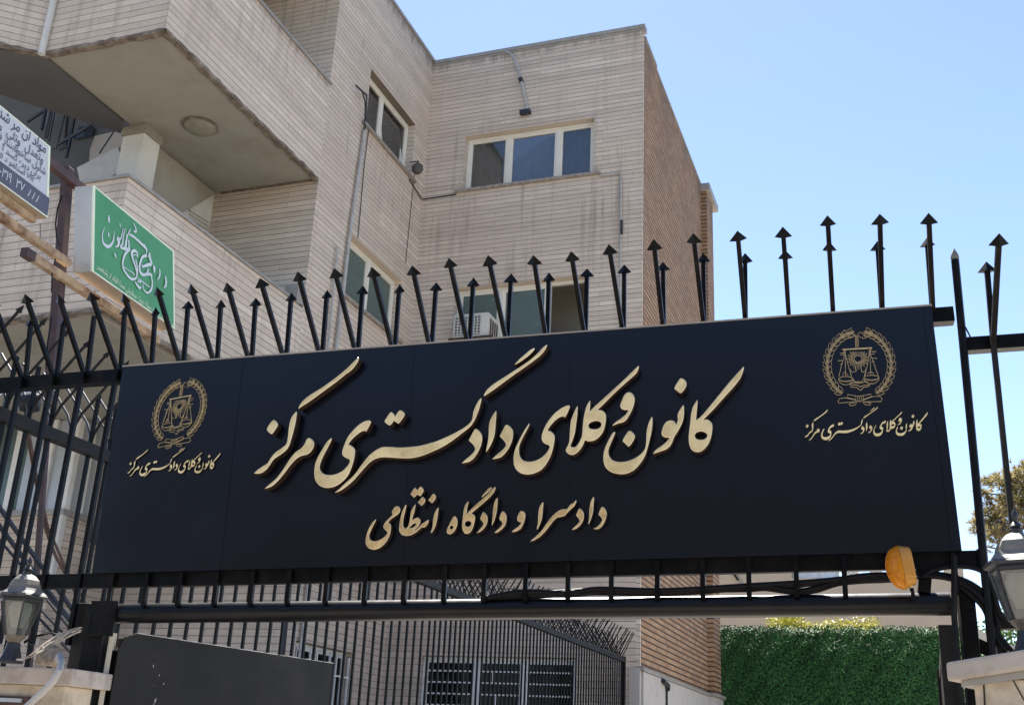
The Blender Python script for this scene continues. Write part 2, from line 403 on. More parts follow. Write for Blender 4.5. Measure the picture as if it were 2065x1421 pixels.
M['amber'] = mat('amber_plastic', (0.50, 0.23, 0.03), 0.35, var=0.06, vscale=12, coat=0.4)
a_ = NT('amber_translucent_lens'); a_.bsdf.inputs['Base Color'].default_value = (0.85, 0.38, 0.015, 1); a_.bsdf.inputs['Roughness'].default_value = 0.25
t_ = a_.new('ShaderNodeBsdfTranslucent'); t_.inputs[0].default_value = (0.98, 0.52, 0.04, 1); x_ = a_.new('ShaderNodeMixShader'); x_.inputs[0].default_value = 0.55
a_.link(a_.bsdf.outputs[0], x_.inputs[1]); a_.link(t_.outputs[0], x_.inputs[2]); a_.link(x_.outputs[0], [q for q in a_.n if q.type == 'OUTPUT_MATERIAL'][0].inputs[0])
M['amberlens'] = a_.mat
a_ = NT('thin_white_plastic'); a_.bsdf.inputs['Base Color'].default_value = (0.82, 0.81, 0.78, 1); a_.bsdf.inputs['Roughness'].default_value = 0.4
t_ = a_.new('ShaderNodeBsdfTranslucent'); t_.inputs[0].default_value = (0.85, 0.84, 0.8, 1); x_ = a_.new('ShaderNodeMixShader'); x_.inputs[0].default_value = 0.5
a_.link(a_.bsdf.outputs[0], x_.inputs[1]); a_.link(t_.outputs[0], x_.inputs[2]); a_.link(x_.outputs[0], [q for q in a_.n if q.type == 'OUTPUT_MATERIAL'][0].inputs[0])
M['thinwhite'] = a_.mat
M['amberdark'] = mat('amber_lens', (0.52, 0.165, 0.008), 0.25, var=0.1, vscale=30)
M['acwhite'] = mat('aged_ac_plastic', (0.62, 0.60, 0.54), 0.5, var=0.05, dirt=(0.4, 0.36, 0.29), dscale=6, damt=0.4)
M['acgrille'] = mat('ac_grille_dark', (0.10, 0.10, 0.095), 0.6)
M['far'] = mat('far_building_render', (0.41, 0.345, 0.265), 0.85, var=0.07, vscale=1.2, dirt=(0.36, 0.31, 0.25), dscale=0.8, damt=0.4)
M['asphalt'] = mat('asphalt', (0.05, 0.05, 0.05), 0.9, var=0.2, vscale=3, bump=0.4, bscale=80)
M['slab'] = mat('pale_concrete_slabs', (0.24, 0.215, 0.185), 0.85, var=0.1, vscale=2, bump=0.2, bscale=40)
M['paving'] = mat('courtyard_paving', (0.45, 0.41, 0.36), 0.85, var=0.12, vscale=1.5)
M['street'] = mat('opposite_facade', (0.055, 0.052, 0.048), 0.9, var=0.1, vscale=0.5)
M['darkglass'] = mat('dark_window_pane', (0.03, 0.032, 0.035), 0.12)
M['hedge'] = leafmat('artificial_ivy_leaf', (0.006, 0.038, 0.009), (0.038, 0.165, 0.03), 0.65, 0.0)
M['hedgeback'] = mat('ivy_backing', (0.006, 0.018, 0.009), 0.9)
M['yleaf'] = leafmat('yellow_green_leaf', (0.16, 0.17, 0.015), (0.42, 0.38, 0.05), 0.45, 0.3)
M['gleaf'] = leafmat('bright_green_leaf', (0.05, 0.11, 0.02), (0.16, 0.26, 0.06), 0.45, 0.3)
M['pleaf'] = leafmat('olive_pine_needles', (0.15, 0.13, 0.05), (0.34, 0.28, 0.13), 0.6, 0.45)
M['bark'] = mat('bark', (0.11, 0.08, 0.06), 0.9, var=0.3, vscale=20, bump=0.6)
M['wicker'] = mat('weathered_globe', (0.085, 0.075, 0.065), 0.7, var=0.3, vscale=30, bump=0.5)
M['grey'] = mat('cement_grey', (0.30, 0.29, 0.27), 0.85, var=0.12)
M['joint'] = mat('dark_gap', (0.02, 0.015, 0.012), 0.95)
M['lamptop'] = M['lampgrey']

# ------------------------------------------------------------------ ground
b = MB(); b.box(-400, 400, -400, 400, -0.3, 0.0)
tag(b.build('ground', M['asphalt']), kind='structure')
b = MB(); b.face([(-14, 4.1, 0.012), (8, 4.5, 0.012), (8, 33.9, 0.012), (-14, 33.9, 0.012)])
tag(b.build('courtyard', M['paving']), kind='structure')
b = MB(); b.face([(-60, -8, 0.008), (60, -8, 0.008), (60, 4.3, 0.008), (-60, 3.4, 0.008)])
tag(b.build('pavement', M['slab']), kind='structure')

# ------------------------------------------------------------------ apartment building
XP, YP = -7.83, 16.0            # left wing wall (faces +x) and front wall (faces -y)
BLD = thing('apartment_building', 'stone clad apartment block with balconies behind the gate and a brick side wall', 'apartment block', (-7.83, 16, 0))

def cells(a0, a1, z0, z1, holes, put):
    xs = sorted({a0, a1, *[h[0] for h in holes], *[h[1] for h in holes]})
    zs = sorted({z0, z1, *[h[2] for h in holes], *[h[3] for h in holes]})
    for i in range(len(xs) - 1):
        for j in range(len(zs) - 1):
            cx, cz = (xs[i] + xs[i + 1]) / 2, (zs[j] + zs[j + 1]) / 2
            if any(h[0] < cx < h[1] and h[2] < cz < h[3] for h in holes): continue
            put(xs[i], xs[i + 1], zs[j], zs[j + 1])
def tY(a, z, d): return Vector((a, YP + d, z))
def tX(a, z, d): return Vector((XP - d, a, z))
def wall(T, a0, a1, z0, z1, holes, depth=0.22, thick=0.26):
    b = MB()
    def put(p, q, r, s):
        b.face([T(p, r, 0), T(q, r, 0), T(q, s, 0), T(p, s, 0)])
        b.face([T(p, r, thick), T(q, r, thick), T(q, s, thick), T(p, s, thick)])
    cells(a0, a1, z0, z1, holes, put)
    for (p, q, r, s) in holes:
        for (u, v) in (((p, r), (q, r)), ((q, r), (q, s)), ((q, s), (p, s)), ((p, s), (p, r))):
            b.face([T(u[0], u[1], 0), T(v[0], v[1], 0), T(v[0], v[1], thick), T(u[0], u[1], thick)])
    return b
HP1 = [(-7.07, -4.66, 11.03, 12.13), (-7.07, -4.72, 8.05, 9.14), (-7.07, -4.72, 5.05, 6.14), (-7.23, -4.75, 1.75, 3.05)]
HP2 = [(13.70, 15.47, 11.11, 12.18), (13.62, 15.48, 8.08, 9.13), (13.62, 15.48, 5.08, 6.13)]
HP2L = [(13.31, 15.0, 1.35, 2.975)]
def orient(b, want):      # make single sheets face the street side
    out = []
    for f in b.f:
        p = [Vector(b.v[i]) for i in f[:3]]
        n = (p[1] - p[0]).cross(p[2] - p[0])
        out.append(f if n.dot(Vector(want)) >= 0 else f[::-1])
    b.f = out
bw = wall(tY, XP, -3.8, 6.6, 13.80, [h for h in HP1 if h[3] > 6.6]); orient(bw, (0.01, -1, 0.02))
bw.build('front_wall', M['stone'], BLD, recalc=False)
bw = wall(tY, XP, -3.8, 0, 6.6, [h for h in HP1 if h[3] < 6.6]); orient(bw, (0.01, -1, 0.02))
bw.build('front_wall', M['stone_low'], BLD, recalc=False)
bw = wall(tX, 12.5, YP, 5.87, 13.86, HP2); orient(bw, (1, -0.01, 0.02))
bw.build('wing_wall', M['stone'], BLD, recalc=False)
bw = wall(tX, 13.2, YP, 0, 5.87, HP2L); orient(bw, (1, -0.01, 0.02))
bw.build('wing_wall', M['stone_low'], BLD, recalc=False)
# end walls of the wing (shaded, face the gate)
b = MB()
b.face([(-14, 12.5, 5.87), (XP, 12.5, 5.87), (XP, 12.5, 13.86), (-14, 12.5, 13.86)])
b.build('end_wall', M['stone'], BLD, recalc=False)
b = MB()
b.face([(-14, 13.2, 0), (XP, 13.2, 0), (XP, 13.2, 5.87), (-14, 13.2, 5.87)])
b.face([(-14, 12.5, 5.87), (-14, 13.2, 5.87), (XP, 13.2, 5.87), (XP, 12.5, 5.87)])
b.build('end_wall', M['stone_low'], BLD, recalc=False)
# brick side wall with its end pier
b = MB()
b.face([(-3.8, YP + 0.10, 0), (-3.8, 21.5, 0), (-3.8, 21.5, 13.62), (-3.8, YP + 0.10, 13.62)])
b.face([(-3.8, YP + 0.10, 13.62), (-3.8, 21.5, 13.62), (-4.05, 21.5, 13.62), (-4.05, YP + 0.10, 13.62)])
b.build('brick_wall', M['brick'], BLD, recalc=False)
b = MB()
b.box(-4.3, -3.68, 21.5, 22.25, 0, 13.45)
pr = b.build('brick_pier', M['brick'], BLD)
b = MB(); b.box(-4.36, -3.60, 21.42, 22.55, 13.45, 13.62); b.build('pier_cap', M['coping'], pr, bevel=0.02)
# ragged stone-to-brick corner joint
b = MB()
b.box(-3.86, -3.797, YP - 0.002, YP + 0.055, 0, 13.78)
b.build('corner_trim', M['stone'], BLD)
b = MB(); z = 0.03
b.box(-3.9, -3.8005, YP + 0.055, YP + 0.10, 0.0, 13.62)
b.build('corner_gap', M['joint'], BLD)
b = MB()
while z < 13.5:
    hgt = 0.088 * random.choice((1, 1, 1, 2))
    if random.random() < 0.6: b.box(-3.9, -3.792, YP + 0.055, YP + random.uniform(0.075, 0.115), z, z + hgt * 0.7)
    z += hgt
b.build('corner_toothing', M['brick'], BLD)
# low white stone dado on the brick wall
b = MB()
for y0, y1 in ((16.06, 17.0), (17.006, 18.05), (18.056, 19.1), (19.106, 20.2), (20.206, 21.3)):
    b.box(-3.8, -3.755, y0, y1, 0, 2.88)
b.box(-3.8, -3.65, 21.306, 22.33, 0, 2.88)
dd = b.build('stone_dado', M['dado'], BLD, bevel=0.004)
b = MB(); b.box(-3.81, -3.735, 15.98, 21.3, 2.885, 2.935); b.box(-3.81, -3.60, 21.3, 22.4, 2.885, 2.94); b.build('dado_cap', M['coping'], dd)
b = MB(); b.box(-3.95, -3.792, 15.975, 16.052, 0, 2.93); b.build('corner_cover', M['dado'], dd)
b = MB(); b.box(-3.76, -3.73, 17.52, 17.58, 0, 2.75); b.tube([(-3.72, 17.2, 2.84), (-3.70, 17.45, 2.80), (-3.72, 17.55, 2.74)], 0.035, 6); b.build('downspout', M['lampblack'], BLD)
# back, roof and left closing walls keep the rooms dark
b = MB()
b.box(-14, -3.82, 22.0, 22.2, 0, 13.5)
b.box(-14.2, -14, 12.5, 22.2, 0, 13.8)
b.box(-14, -3.82, YP + 0.27, 22.2, 13.4, 13.6)
b.box(-14, XP - 0.27, 12.55, YP + 0.27, 13.4, 13.6)
for zf in (10.2, 7.2, 4.2):
    b.box(-14, -3.82, YP + 0.27, 22.0, zf, zf + 0.2)
    b.box(-14, XP - 0.27, 12.52, YP + 0.27, zf, zf + 0.2)
b.box(-8.1, -7.95, YP + 0.27, 22, 0.1, 13.4)
b.build('inner_shell', M['room'], BLD)
# roof copings
b = MB()
b.box(XP + 0.03, -3.77, YP - 0.035, YP + 0.14, 13.80, 13.87)
b.box(XP + 0.03, -3.77, YP - 0.015, YP + 0.14, 13.76, 13.798)
b.box(XP - 0.14, XP + 0.029, 12.46, YP + 0.14, 13.86, 13.915)
b.box(-3.95, -3.775, YP + 0.1, 17.0, 13.64, 13.70)
b.box(-4.0, -3.79, 17.0, 21.5, 13.622, 13.66)
b.build('roof_coping', M['coping'], BLD)

# ---- windows
def window(T, a0, a1, z0, z1, splits, d=0.13, fw=0.065, panes='glass', name='window', open_pane=None, curtain=True, grille=False, sillm=True, frame='frame'):
    b = MB()
    def bx(p, q, r, s, d0, d1): b.hexa([T(p, r, d0), T(q, r, d0), T(q, r, d1), T(p, r, d1), T(p, s, d0), T(q, s, d0), T(q, s, d1), T(p, s, d1)])
    e = 0.004
    bx(a0 + e, a1 - e, z1 - fw, z1 - e, d, d + 0.07); bx(a0 + e, a1 - e, z0 + e, z0 + fw, d, d + 0.07)
    xs = [a0] + splits + [a1]
    bx(a0 + e, a0 + fw, z0 + fw, z1 - fw, d, d + 0.07); bx(a1 - fw, a1 - e, z0 + fw, z1 - fw, d, d + 0.07)
    for x in splits: bx(x - fw * 0.6, x + fw * 0.6, z0 + fw, z1 - fw, d - 0.004, d + 0.066)
    w = b.build(name, M[frame], BLD, bevel=0.006)
    for i in range(len(xs) - 1):
        p = xs[i] + (fw if i == 0 else fw * 0.6) ; q = xs[i + 1] - (fw if i == len(xs) - 2 else fw * 0.6)
        r, s = z0 + fw, z1 - fw
        if i == open_pane: continue
        f = MB()   # sash
        fw2 = 0.035
        for (p0, q0, r0, s0) in ((p, q, s - fw2, s), (p, q, r, r + fw2), (p, p + fw2, r + fw2, s - fw2), (q - fw2, q, r + fw2, s - fw2)):
            f.hexa([T(p0, r0, d + 0.012), T(q0, r0, d + 0.012), T(q0, r0, d + 0.055), T(p0, r0, d + 0.055), T(p0, s0, d + 0.012), T(q0, s0, d + 0.012), T(q0, s0, d + 0.055), T(p0, s0, d + 0.055)])
        f.build('sash', M[frame], w)
        g = MB(); g.face([T(p + fw2, r + fw2, d + 0.035), T(q - fw2, r + fw2, d + 0.035), T(q - fw2, s - fw2, d + 0.035), T(p + fw2, s - fw2, d + 0.035)])
        g.build('pane', M[panes], w)
    # curtains hang in folds behind the glass
    if panes == 'glass' and curtain:
        c = MB(); n = 90; prev = None
        for k in range(n + 1):
            a = a0 + 0.05 + (a1 - a0 - 0.1) * k / n
            dd_ = d + 0.17 + 0.022 * math.sin(k * 0.9) + 0.01 * math.sin(k * 2.3)
            cur = (T(a, z0 + 0.02, dd_), T(a, z1 - 0.02, dd_))
            if prev and not (name == 'open' and False): c.face([prev[0], cur[0], cur[1], prev[1]])
            prev = cur
        c.build('curtain', M['curtain'], w, smooth=True)
    if sillm:
        k = MB()
        k.hexa([T(a0 - 0.13, z0 - 0.045, -0.06), T(a1 + 0.13, z0 - 0.045, -0.06), T(a1 + 0.13, z0 - 0.045, d), T(a0 - 0.13, z0 - 0.045, d), T(a0 - 0.13, z0 + 0.002, -0.06), T(a1 + 0.13, z0 + 0.002, -0.06), T(a1 + 0.13, z0 + 0.012, d), T(a0 - 0.13, z0 + 0.012, d)])
        k.build('sill', M['sill'], w)
    return w
window(tY, *HP1[0], [-6.27, -5.34])
wA = window(tY, *HP1[1], [-5.40 - 0.86, -5.42], open_pane=2, sillm=False, panes='frost')
window(tY, *HP1[2], [-5.9], panes='frost', sillm=False)
window(tX, *HP2[0], [14.42])
# tilted open casement seen in the upper wing window
b = MB()
def cas(a, z, dd_): return tX(a, z, dd_)
pts = [(14.50, 11.2), (15.30, 11.2), (15.30, 12.0), (14.50, 12.0)]
def tilt(a, z): return tX(a, z, 0.12 + (z - 11.2) * 0.16)
b.bar(tilt(14.50, 11.2), tilt(14.50, 12.0), 0.022); b.bar(tilt(15.30, 11.2), tilt(15.30, 12.0), 0.022)
b.bar(tilt(14.50, 12.0), tilt(15.30, 12.0), 0.022); b.bar(tilt(14.50, 11.2), tilt(15.30, 11.2), 0.022)
b.build('open_casement', M['frame'], BLD)
window(tX, *HP2[1], [14.52], panes='frost')
window(tX, *HP2[2], [14.52], panes='frost', sillm=False)
wl = window(tY, *HP1[3], [-6.34, -5.58], panes='glassdim', fw=0.055, frame='white', curtain=False)
b = MB()
for (p, q) in ((-7.15, -6.40), (-6.29, -5.63), (-5.53, -4.83)):
    for k in range(1, 7): b.bar(tY(p, 3.0 - 0.165 * k, 0.055), tY(q, 3.0 - 0.165 * k, 0.055), 0.011)
for x, k0 in ((-6.04, 1), (-5.98, 3), (-6.12, 5), (-5.86, 5), (-5.2, 6)):
    b.bar(tY(x, 3.0 - 0.165 * k0, 0.055), tY(x, 3.0 - 0.165 * (k0 + 1), 0.055), 0.011)
b.build('window_guard', M['white'], wl)
wl = window(tX, *HP2L[0], [14.1], panes='glassdim', fw=0.055, sillm=False, frame='white', curtain=False)
b = MB()
for k in range(9): b.bar(tX(13.42 + 0.19 * k, 1.4, 0.05), tX(13.42 + 0.19 * k, 2.9, 0.05), 0.012)
b.bar(tX(13.33, 2.62, 0.05), tX(14.98, 2.62, 0.05), 0.012)
b.build('window_guard', M['white'], wl)
# drapes in the ground floor rooms are drawn; upper right opening shows a plain ceiling
b = MB()
b.box(-6.6, -4.3, YP + 0.28, YP + 1.1, 9.32, 9.36)
b.box(-6.6, -4.3, YP + 1.1, YP + 1.14, 7.5, 9.32)
b.box(-4.34, -4.3, YP + 0.28, YP + 1.1, 7.5, 9.32)
b.build('room_lining', M['beige'], BLD)

# ---- upper balcony: parapet, chamfered return, soffit, rotten drip edge
ZS, ZT = 9.47, 11.10
C0 = Vector((XP, 8.80, 0)); C1 = Vector((-9.62, 8.80, 0)); C2 = Vector((-12.0, 6.75, 0))
def vz(v, z): return Vector((v.x, v.y, z))
b = MB()
b.face([(XP, 8.8, ZS), (XP, 12.5, ZS), (XP, 12.5, ZT), (XP, 8.8, ZT)])
b.face([vz(C1, ZS), vz(C0, ZS), vz(C0, ZT), vz(C1, ZT)])
b.face([vz(C2, ZS), vz(C1, ZS), vz(C1, ZT), vz(C2, ZT)])
b.face([(XP, 8.8, ZT), (XP, 12.5, ZT), (XP - 0.2, 12.5, ZT), (XP - 0.2, 9.0, ZT)])
b.face([(XP, 8.8, ZT), (XP - 0.2, 9.0, ZT), (-9.7, 9.0, ZT), vz(C1, ZT)])
b.face([(-9.7, 9.0, ZT), vz(C1, ZT), vz(C2, ZT), (-12.1, 6.95, ZT)])
b.face([(XP - 0.2, 9.0, ZS + .2), (XP - 0.2, 12.5, ZS + .2), (XP - 0.2, 12.5, ZT), (XP - 0.2, 9.0, ZT)])
balc = b.build('balcony', M['stone_balc'], BLD, recalc=False)
b = MB(); b.box(XP - 0.22, XP + 0.035, 8.83, 12.52, ZT + 0.003, ZT + 0.04); b.box(-9.62, XP + 0.035, 8.765, 8.829, ZT + 0.003, ZT + 0.04); b.build('coping', M['coping'], balc)
b = MB()
b.face([(XP - .02, 8.82, ZS + 0.01), (XP - .02, 12.5, ZS + 0.01), (-9.62, 12.5, ZS + 0.01), (-9.62, 8.82, ZS + 0.01)])
b.box(-9.62, XP - .02, 8.9, 12.49, ZS + 0.05, ZS + 0.2)
b.build('soffit', M['plaster'], balc)
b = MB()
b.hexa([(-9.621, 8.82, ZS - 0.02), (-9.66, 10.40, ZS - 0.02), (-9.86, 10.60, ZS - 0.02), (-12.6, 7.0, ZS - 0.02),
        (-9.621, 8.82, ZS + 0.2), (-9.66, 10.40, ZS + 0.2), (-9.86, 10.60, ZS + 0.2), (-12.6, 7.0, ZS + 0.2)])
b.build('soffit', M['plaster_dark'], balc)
def ragged(p0, p1, out, name, par, h=0.055, t=0.07, step=0.09):   # broken mortar drip edge
    p0 = Vector(p0); p1 = Vector(p1); d = p1 - p0; n = max(2, int(d.length / step)); out = Vector(out)
    bb = MB(); prev = None
    for k in range(n + 1):
        q = p0 + d * (k / n)
        hh = h * random.uniform(0.55, 1.25); tt = t * random.uniform(0.75, 1.15); up = random.uniform(0.005, 0.03)
        cur = [q - out * 0.02 + Vector((0, 0, up)), q + out * 0.014 + Vector((0, 0, up)), q + out * 0.016 - Vector((0, 0, hh * 0.6)), q - out * tt - Vector((0, 0, hh * 0.75))]
        if prev:
            for i in range(3): bb.face([prev[i], cur[i], cur[i + 1], prev[i + 1]])
        prev = cur
    return bb.build(name, M['grime'], par, recalc=False)
ragged((XP, 8.80, ZS), (XP, 12.48, ZS), (1, 0, 0), 'drip_edge', balc)
ragged((-9.62, 8.80, ZS), (XP, 8.80, ZS), (0, -1, 0), 'drip_edge', balc)
ragged((-12, 6.75, ZS), (-9.62, 8.80, ZS), (0.65, -0.76, 0), 'drip_edge', balc, h=0.04)
ragged((-9.5, 12.49, ZS), (XP, 12.49, ZS), (0, -1, 0), 'drip_edge', balc, h=0.03, t=0.02)
b = MB(); b.tube([(-9.605, 8.765, ZS - 0.03), (-9.605, 8.765, 13.0)], 0.045, 10); b.build('drain_pipe', M['paint_white'], BLD, smooth=True)
# ---- column, stair underside and louvred side wall below the upper balcony
b = MB(); b.box(-9.74, -9.385, 10.52, 10.86, 5.9, ZS - 0.13); cl = b.build('column', M['paint_white'], BLD, bevel=0.01)
b = MB(); b.box(-9.76, -9.37, 10.502, 10.878, ZS - 0.129, ZS + 0.005); b.build('capital', M['plaster'], cl)
b = MB(); b.face([(-9.62, 11.2, 5.9), (-9.62, 12.5, 5.9), (-9.62, 12.5, ZS), (-9.62, 11.2, ZS)]); sw = b.build('side_wall', M['paint_white'], BLD)
b = MB(); b.box(-14.5, -9.63, 11.9, 12.0, 5.9, 13.0); b.box(-9.64, -9.63, 10.7, 11.9, ZS, 13.0); b.box(-14.5, -9.63, 8.8, 12.0, 12.6, 12.7); b.build('stairwell_back', M['plaster_dark'], sw)  # stairwell gloom is put into the dark grey colour
b = MB()
st = [hx(318, 295, -9.56), hx(436, 391, -9.56), hx(360, 434, -9.56), hx(296, 392, -9.56)]
b.prism(st, Vector((-0.05, 0, 0)))
b.build('stair_string', M['plaster'], sw)
b = MB()
for k in range(6):
    p, q = hx(381, 424 + 8 * k, -9.615), hx(420, 448 + 8 * k, -9.615)
    b.bar(p, q, 0.012)
b.build('vent_louvre', M['beige'], sw)
b = MB()
b.box(-14.4, -9.7, 12.05, 12.1, 5.9, 9.4)
b.build('stairwell_wall', M['beige'], BLD)
SWY = 11.19
b = MB()
q = [hy(p[0], p[1], 11.88) for p in ((183, 303), (193, 276), (250, 262), (250, 322), (180, 352))]
b.prism(q, Vector((0, -0.02, 0))); b.build('stairwell_panel', M['beige'], sw)
b = MB()
q = [hy(p[0], p[1], 11.88) for p in ((146, 290), (190, 276), (190, 272), (176, 255), (150, 255))]
b.prism([hy(148, 282, 11.86), hy(188, 273, 11.86), hy(189, 256, 11.86), hy(160, 256, 11.86)], Vector((0, -0.01, 0)))
b.build('stairwell_window', M['darkglass'], sw)
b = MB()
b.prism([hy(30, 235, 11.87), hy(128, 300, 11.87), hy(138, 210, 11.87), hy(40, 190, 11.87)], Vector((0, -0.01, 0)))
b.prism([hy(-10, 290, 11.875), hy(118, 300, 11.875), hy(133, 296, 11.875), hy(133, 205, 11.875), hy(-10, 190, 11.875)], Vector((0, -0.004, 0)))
b.build('stairwell_shade', M['plaster_dark'], sw)  # dark sheets drawn in as stairwell shade
b = MB()
for (p, q) in (((55, 246), (98, 217)), ((98, 217), (105, 213)), ((92, 222), (84, 262)), ((116, 292), (168, 262)), ((168, 262), (192, 246)), ((192, 246), (215, 250)), ((150, 236), (140, 290)), ((140, 290), (134, 318)), ((132, 226), (114, 298)), ((103, 218), (90, 280)), ((107, 218), (95, 280)), ((112, 218), (99, 285)), ((232, 262), (200, 310)), ((120, 305), (140, 292))):
    b.bar(hy(*p, 11.6), hy(*q, 11.6), 0.018 if p[0] in (55, 116, 168, 150, 140, 92) else 0.008)
b.build('stair_railing', M['lampblack'], BLD)
b = MB(); b.prism([hy(p[0], p[1], 11.75) for p in ((155, 338), (238, 296), (245, 320), (243, 345), (165, 385))], Vector((0, 0.05, 0))); b.build('stair_parapet', M['paint_white'], BLD)
# ---- unseen balcony slab and parapet, added overhead to shade the loggia wall
b = MB(); b.box(-12.0, XP, 8.80, 12.49, 13.05, 13.25); b.box(XP - 0.2, XP, 8.80, 12.49, 13.251, 13.6); b.box(-12.0, XP - 0.201, 8.80, 9.0, 13.251, 13.6)
b.build('balcony', M['stone_balc'], BLD)
# ---- lower balcony
ZL0, ZL1 = 5.85, 7.42
D0 = Vector((XP, 8.66, 0)); 
b = MB()
b.face([(XP, 8.66, ZL0), (XP, 12.5, ZL0), (XP, 12.5, ZL1), (XP, 8.66, ZL1)])
b.face([(-13, 8.70, ZL0), (XP, 8.66, ZL0), (XP, 8.66, ZL1), (-13, 8.70, ZL1)])
b.face([(XP, 8.66, ZL1), (XP, 12.5, ZL1), (XP - 0.2, 12.5, ZL1), (XP - 0.2, 8.86, ZL1)])
b.face([(XP, 8.66, ZL1), (XP - 0.2, 8.86, ZL1), (-13, 8.9, ZL1), (-13, 8.7, ZL1)])
b.face([(XP - 0.2, 8.86, ZL0), (XP - 0.2, 12.5, ZL0), (XP - 0.2, 12.5, ZL1), (XP - 0.2, 8.86, ZL1)])
lb = b.build('balcony', M['stone_balc'], BLD, recalc=False)
b = MB(); b.box(XP - 0.22, XP + 0.03, 8.86, 12.35, ZL1 + 0.003, ZL1 + 0.035); b.box(-13, XP + 0.03, 8.63, 8.859, ZL1 + 0.003, ZL1 + 0.035); b.box(XP - 0.2, XP + 0.005, 12.30, 12.49, ZL1 + 0.036, ZL1 + 0.30); b.build('coping', M['coping'], lb)
b = MB(); b.box(-14, XP - 0.015, 8.72, 13.19, ZL0 + 0.012, ZL0 + 0.2); b.build('soffit', M['plaster'], lb)
ragged((-13, 8.70, ZL0), (XP, 8.66, ZL0), (0, -1, 0), 'drip_edge', lb, h=0.04)
ragged((XP, 8.66, ZL0), (XP, 13.0, ZL0), (1, 0, 0), 'drip_edge', lb, h=0.05)
# ---- ground floor bay under the lower balcony
XB, YB = -10.9, 12.0
b = MB()
b.face([(-14, YB, 0), (XB, YB, 0), (XB, YB, 4.46), (-14, YB, 4.46)])
b.face([(XB, YB, 0), (XB, 13.2, 0), (XB, 13.2, 4.46), (XB, YB, 4.46)])
b.face([(XB, 12.62, 4.46), (XB, 13.2, 4.46), (XB, 13.2, ZL0), (XB, 12.62, ZL0)])
bay = b.build('bay_wall', M['stone_low'], BLD, recalc=False)
b = MB()
b.box(-14, XB + 0.05, YB - 0.05, YB + 0.1, 4.461, 4.54); b.box(XB - 0.1, XB + 0.05, YB + 0.1, 13.2, 4.461, 4.54)
b.build('sill', M['coping'], bay)
b = MB()
for x in (XB - 0.06, XB - 0.46, XB - 1.05, XB - 1.55, XB - 2.3): b.box(x - 0.05, x + 0.05, YB + 0.02, YB + 0.12, 4.54, ZL0)
for y in (YB + 0.07, YB + 0.33, YB + 0.57): b.box(XB - 0.1, XB - 0.005, y - 0.045, y + 0.045, 4.54, ZL0)
b.build('bay_window_frame', M['white'], bay)
b = MB()
b.face([(XB - 0.9, YB + 0.07, 4.54), (XB - 0.1, YB + 0.07, 4.54), (XB - 0.1, YB + 0.07, ZL0), (XB - 0.9, YB + 0.07, ZL0)])
b.face([(XB - 0.05, YB + 0.1, 4.54), (XB - 0.05, 12.62, 4.54), (XB - 0.05, 12.62, ZL0), (XB - 0.05, YB + 0.1, ZL0)])
b.build('bay_panel', M['alu'], bay, recalc=False)
b = MB()
b.face([(-14, YB + 0.08, 4.54), (XB - 0.9, YB + 0.08, 4.54), (XB - 0.9, YB + 0.08, ZL0), (-14, YB + 0.08, ZL0)])
b.build('pane', M['frost'], bay, recalc=False)
b = MB(); b.box(XB - 0.02, XB + 0.03, YB - 0.03, YB + 0.05, 3.3, 4.46); b.build('corner_strip', M['paint_white'], bay)
# ---- wall pipes, wires, brackets
b = MB()
p0 = hx(736, 262, XP + 0.05); p1 = hx(672, 705, XP + 0.05)
b.tube([(XP + 0.05, p0.y, p0.z), (XP + 0.05, (p0.y + p1.y) / 2, (p0.z + p1.z) / 2), (XP + 0.05, p1.y, 3.0), (XP + 0.05, p1.y - 0.05, 0.3)], 0.028, 10)
p0 = hx(680, 497, XP + 0.04); p1 = hx(660, 705, XP + 0.04)
b.tube([(XP + 0.05, p0.y, p0.z), (XP + 0.05, p1.y, p1.z)], 0.018, 8)
b.build('drain_pipe', M['conduit'], BLD, smooth=True)
b = MB(); b.tube([hx(718, 173, XP + 0.16), hx(730, 184, XP + 0.12), hx(739, 192, XP + 0.05)], 0.018, 6); b.build('wall_cable', M['lampblack'], BLD)
b = MB(); b.tube([hx(730, 184, XP + 0.12), hx(736, 205, XP + 0.10), hx(737, 225, XP + 0.09), hx(734, 262, XP + 0.08)], 0.012, 6); b.build('wall_cable', M['lampblack'], BLD)
b = MB(); b.tube([hx(740, 192, XP + 0.03), hx(738, 230, XP + 0.03), hx(737, 262, XP + 0.03)], 0.012, 6); b.build('wall_cable', M['lampblack'], BLD)
b = MB(); b.tube([hx(744, 260, XP + 0.02), hx(735, 330, XP + 0.02), hx(722, 480, XP + 0.02)], 0.007, 6); b.build('wall_cable', M['lampblack'], BLD)
b = MB(); b.tube([hx(826, 362, XP + 0.02), hx(848, 398, XP + 0.02), hy(852, 402, YP - 0.02), hy(920, 392, YP - 0.02)], 0.012, 6); b.build('wall_cable', M['lampblack'], BLD)
b = MB(); b.tube([hx(836, 352, XP + 0.02), hx(828, 430, XP + 0.02), hx(818, 530, XP + 0.02)], 0.006, 6); b.build('wall_cable', M['lampblack'], BLD)
b = MB(); b.tube([hx(584, 1180, XP + 0.06), hx(570, 1320, XP + 0.06)], 0.03, 6); b.build('wall_cable', M['lampblack'], BLD)
b = MB()
b.tube([hy(1018, 103, YP - 0.02), hy(1030, 108, YP - 0.10), hy(1038, 120, YP - 0.10), hy(1046, 140, YP - 0.07), hy(1050, 163, YP - 0.06)], 0.022, 8)
b.tube([hy(1051, 163, YP - 0.06), hy(1058, 195, YP - 0.06), hy(1065, 228, YP - 0.06)], 0.028, 8)
sp = b.build('roof_spout', M['conduit'], BLD, smooth=True)
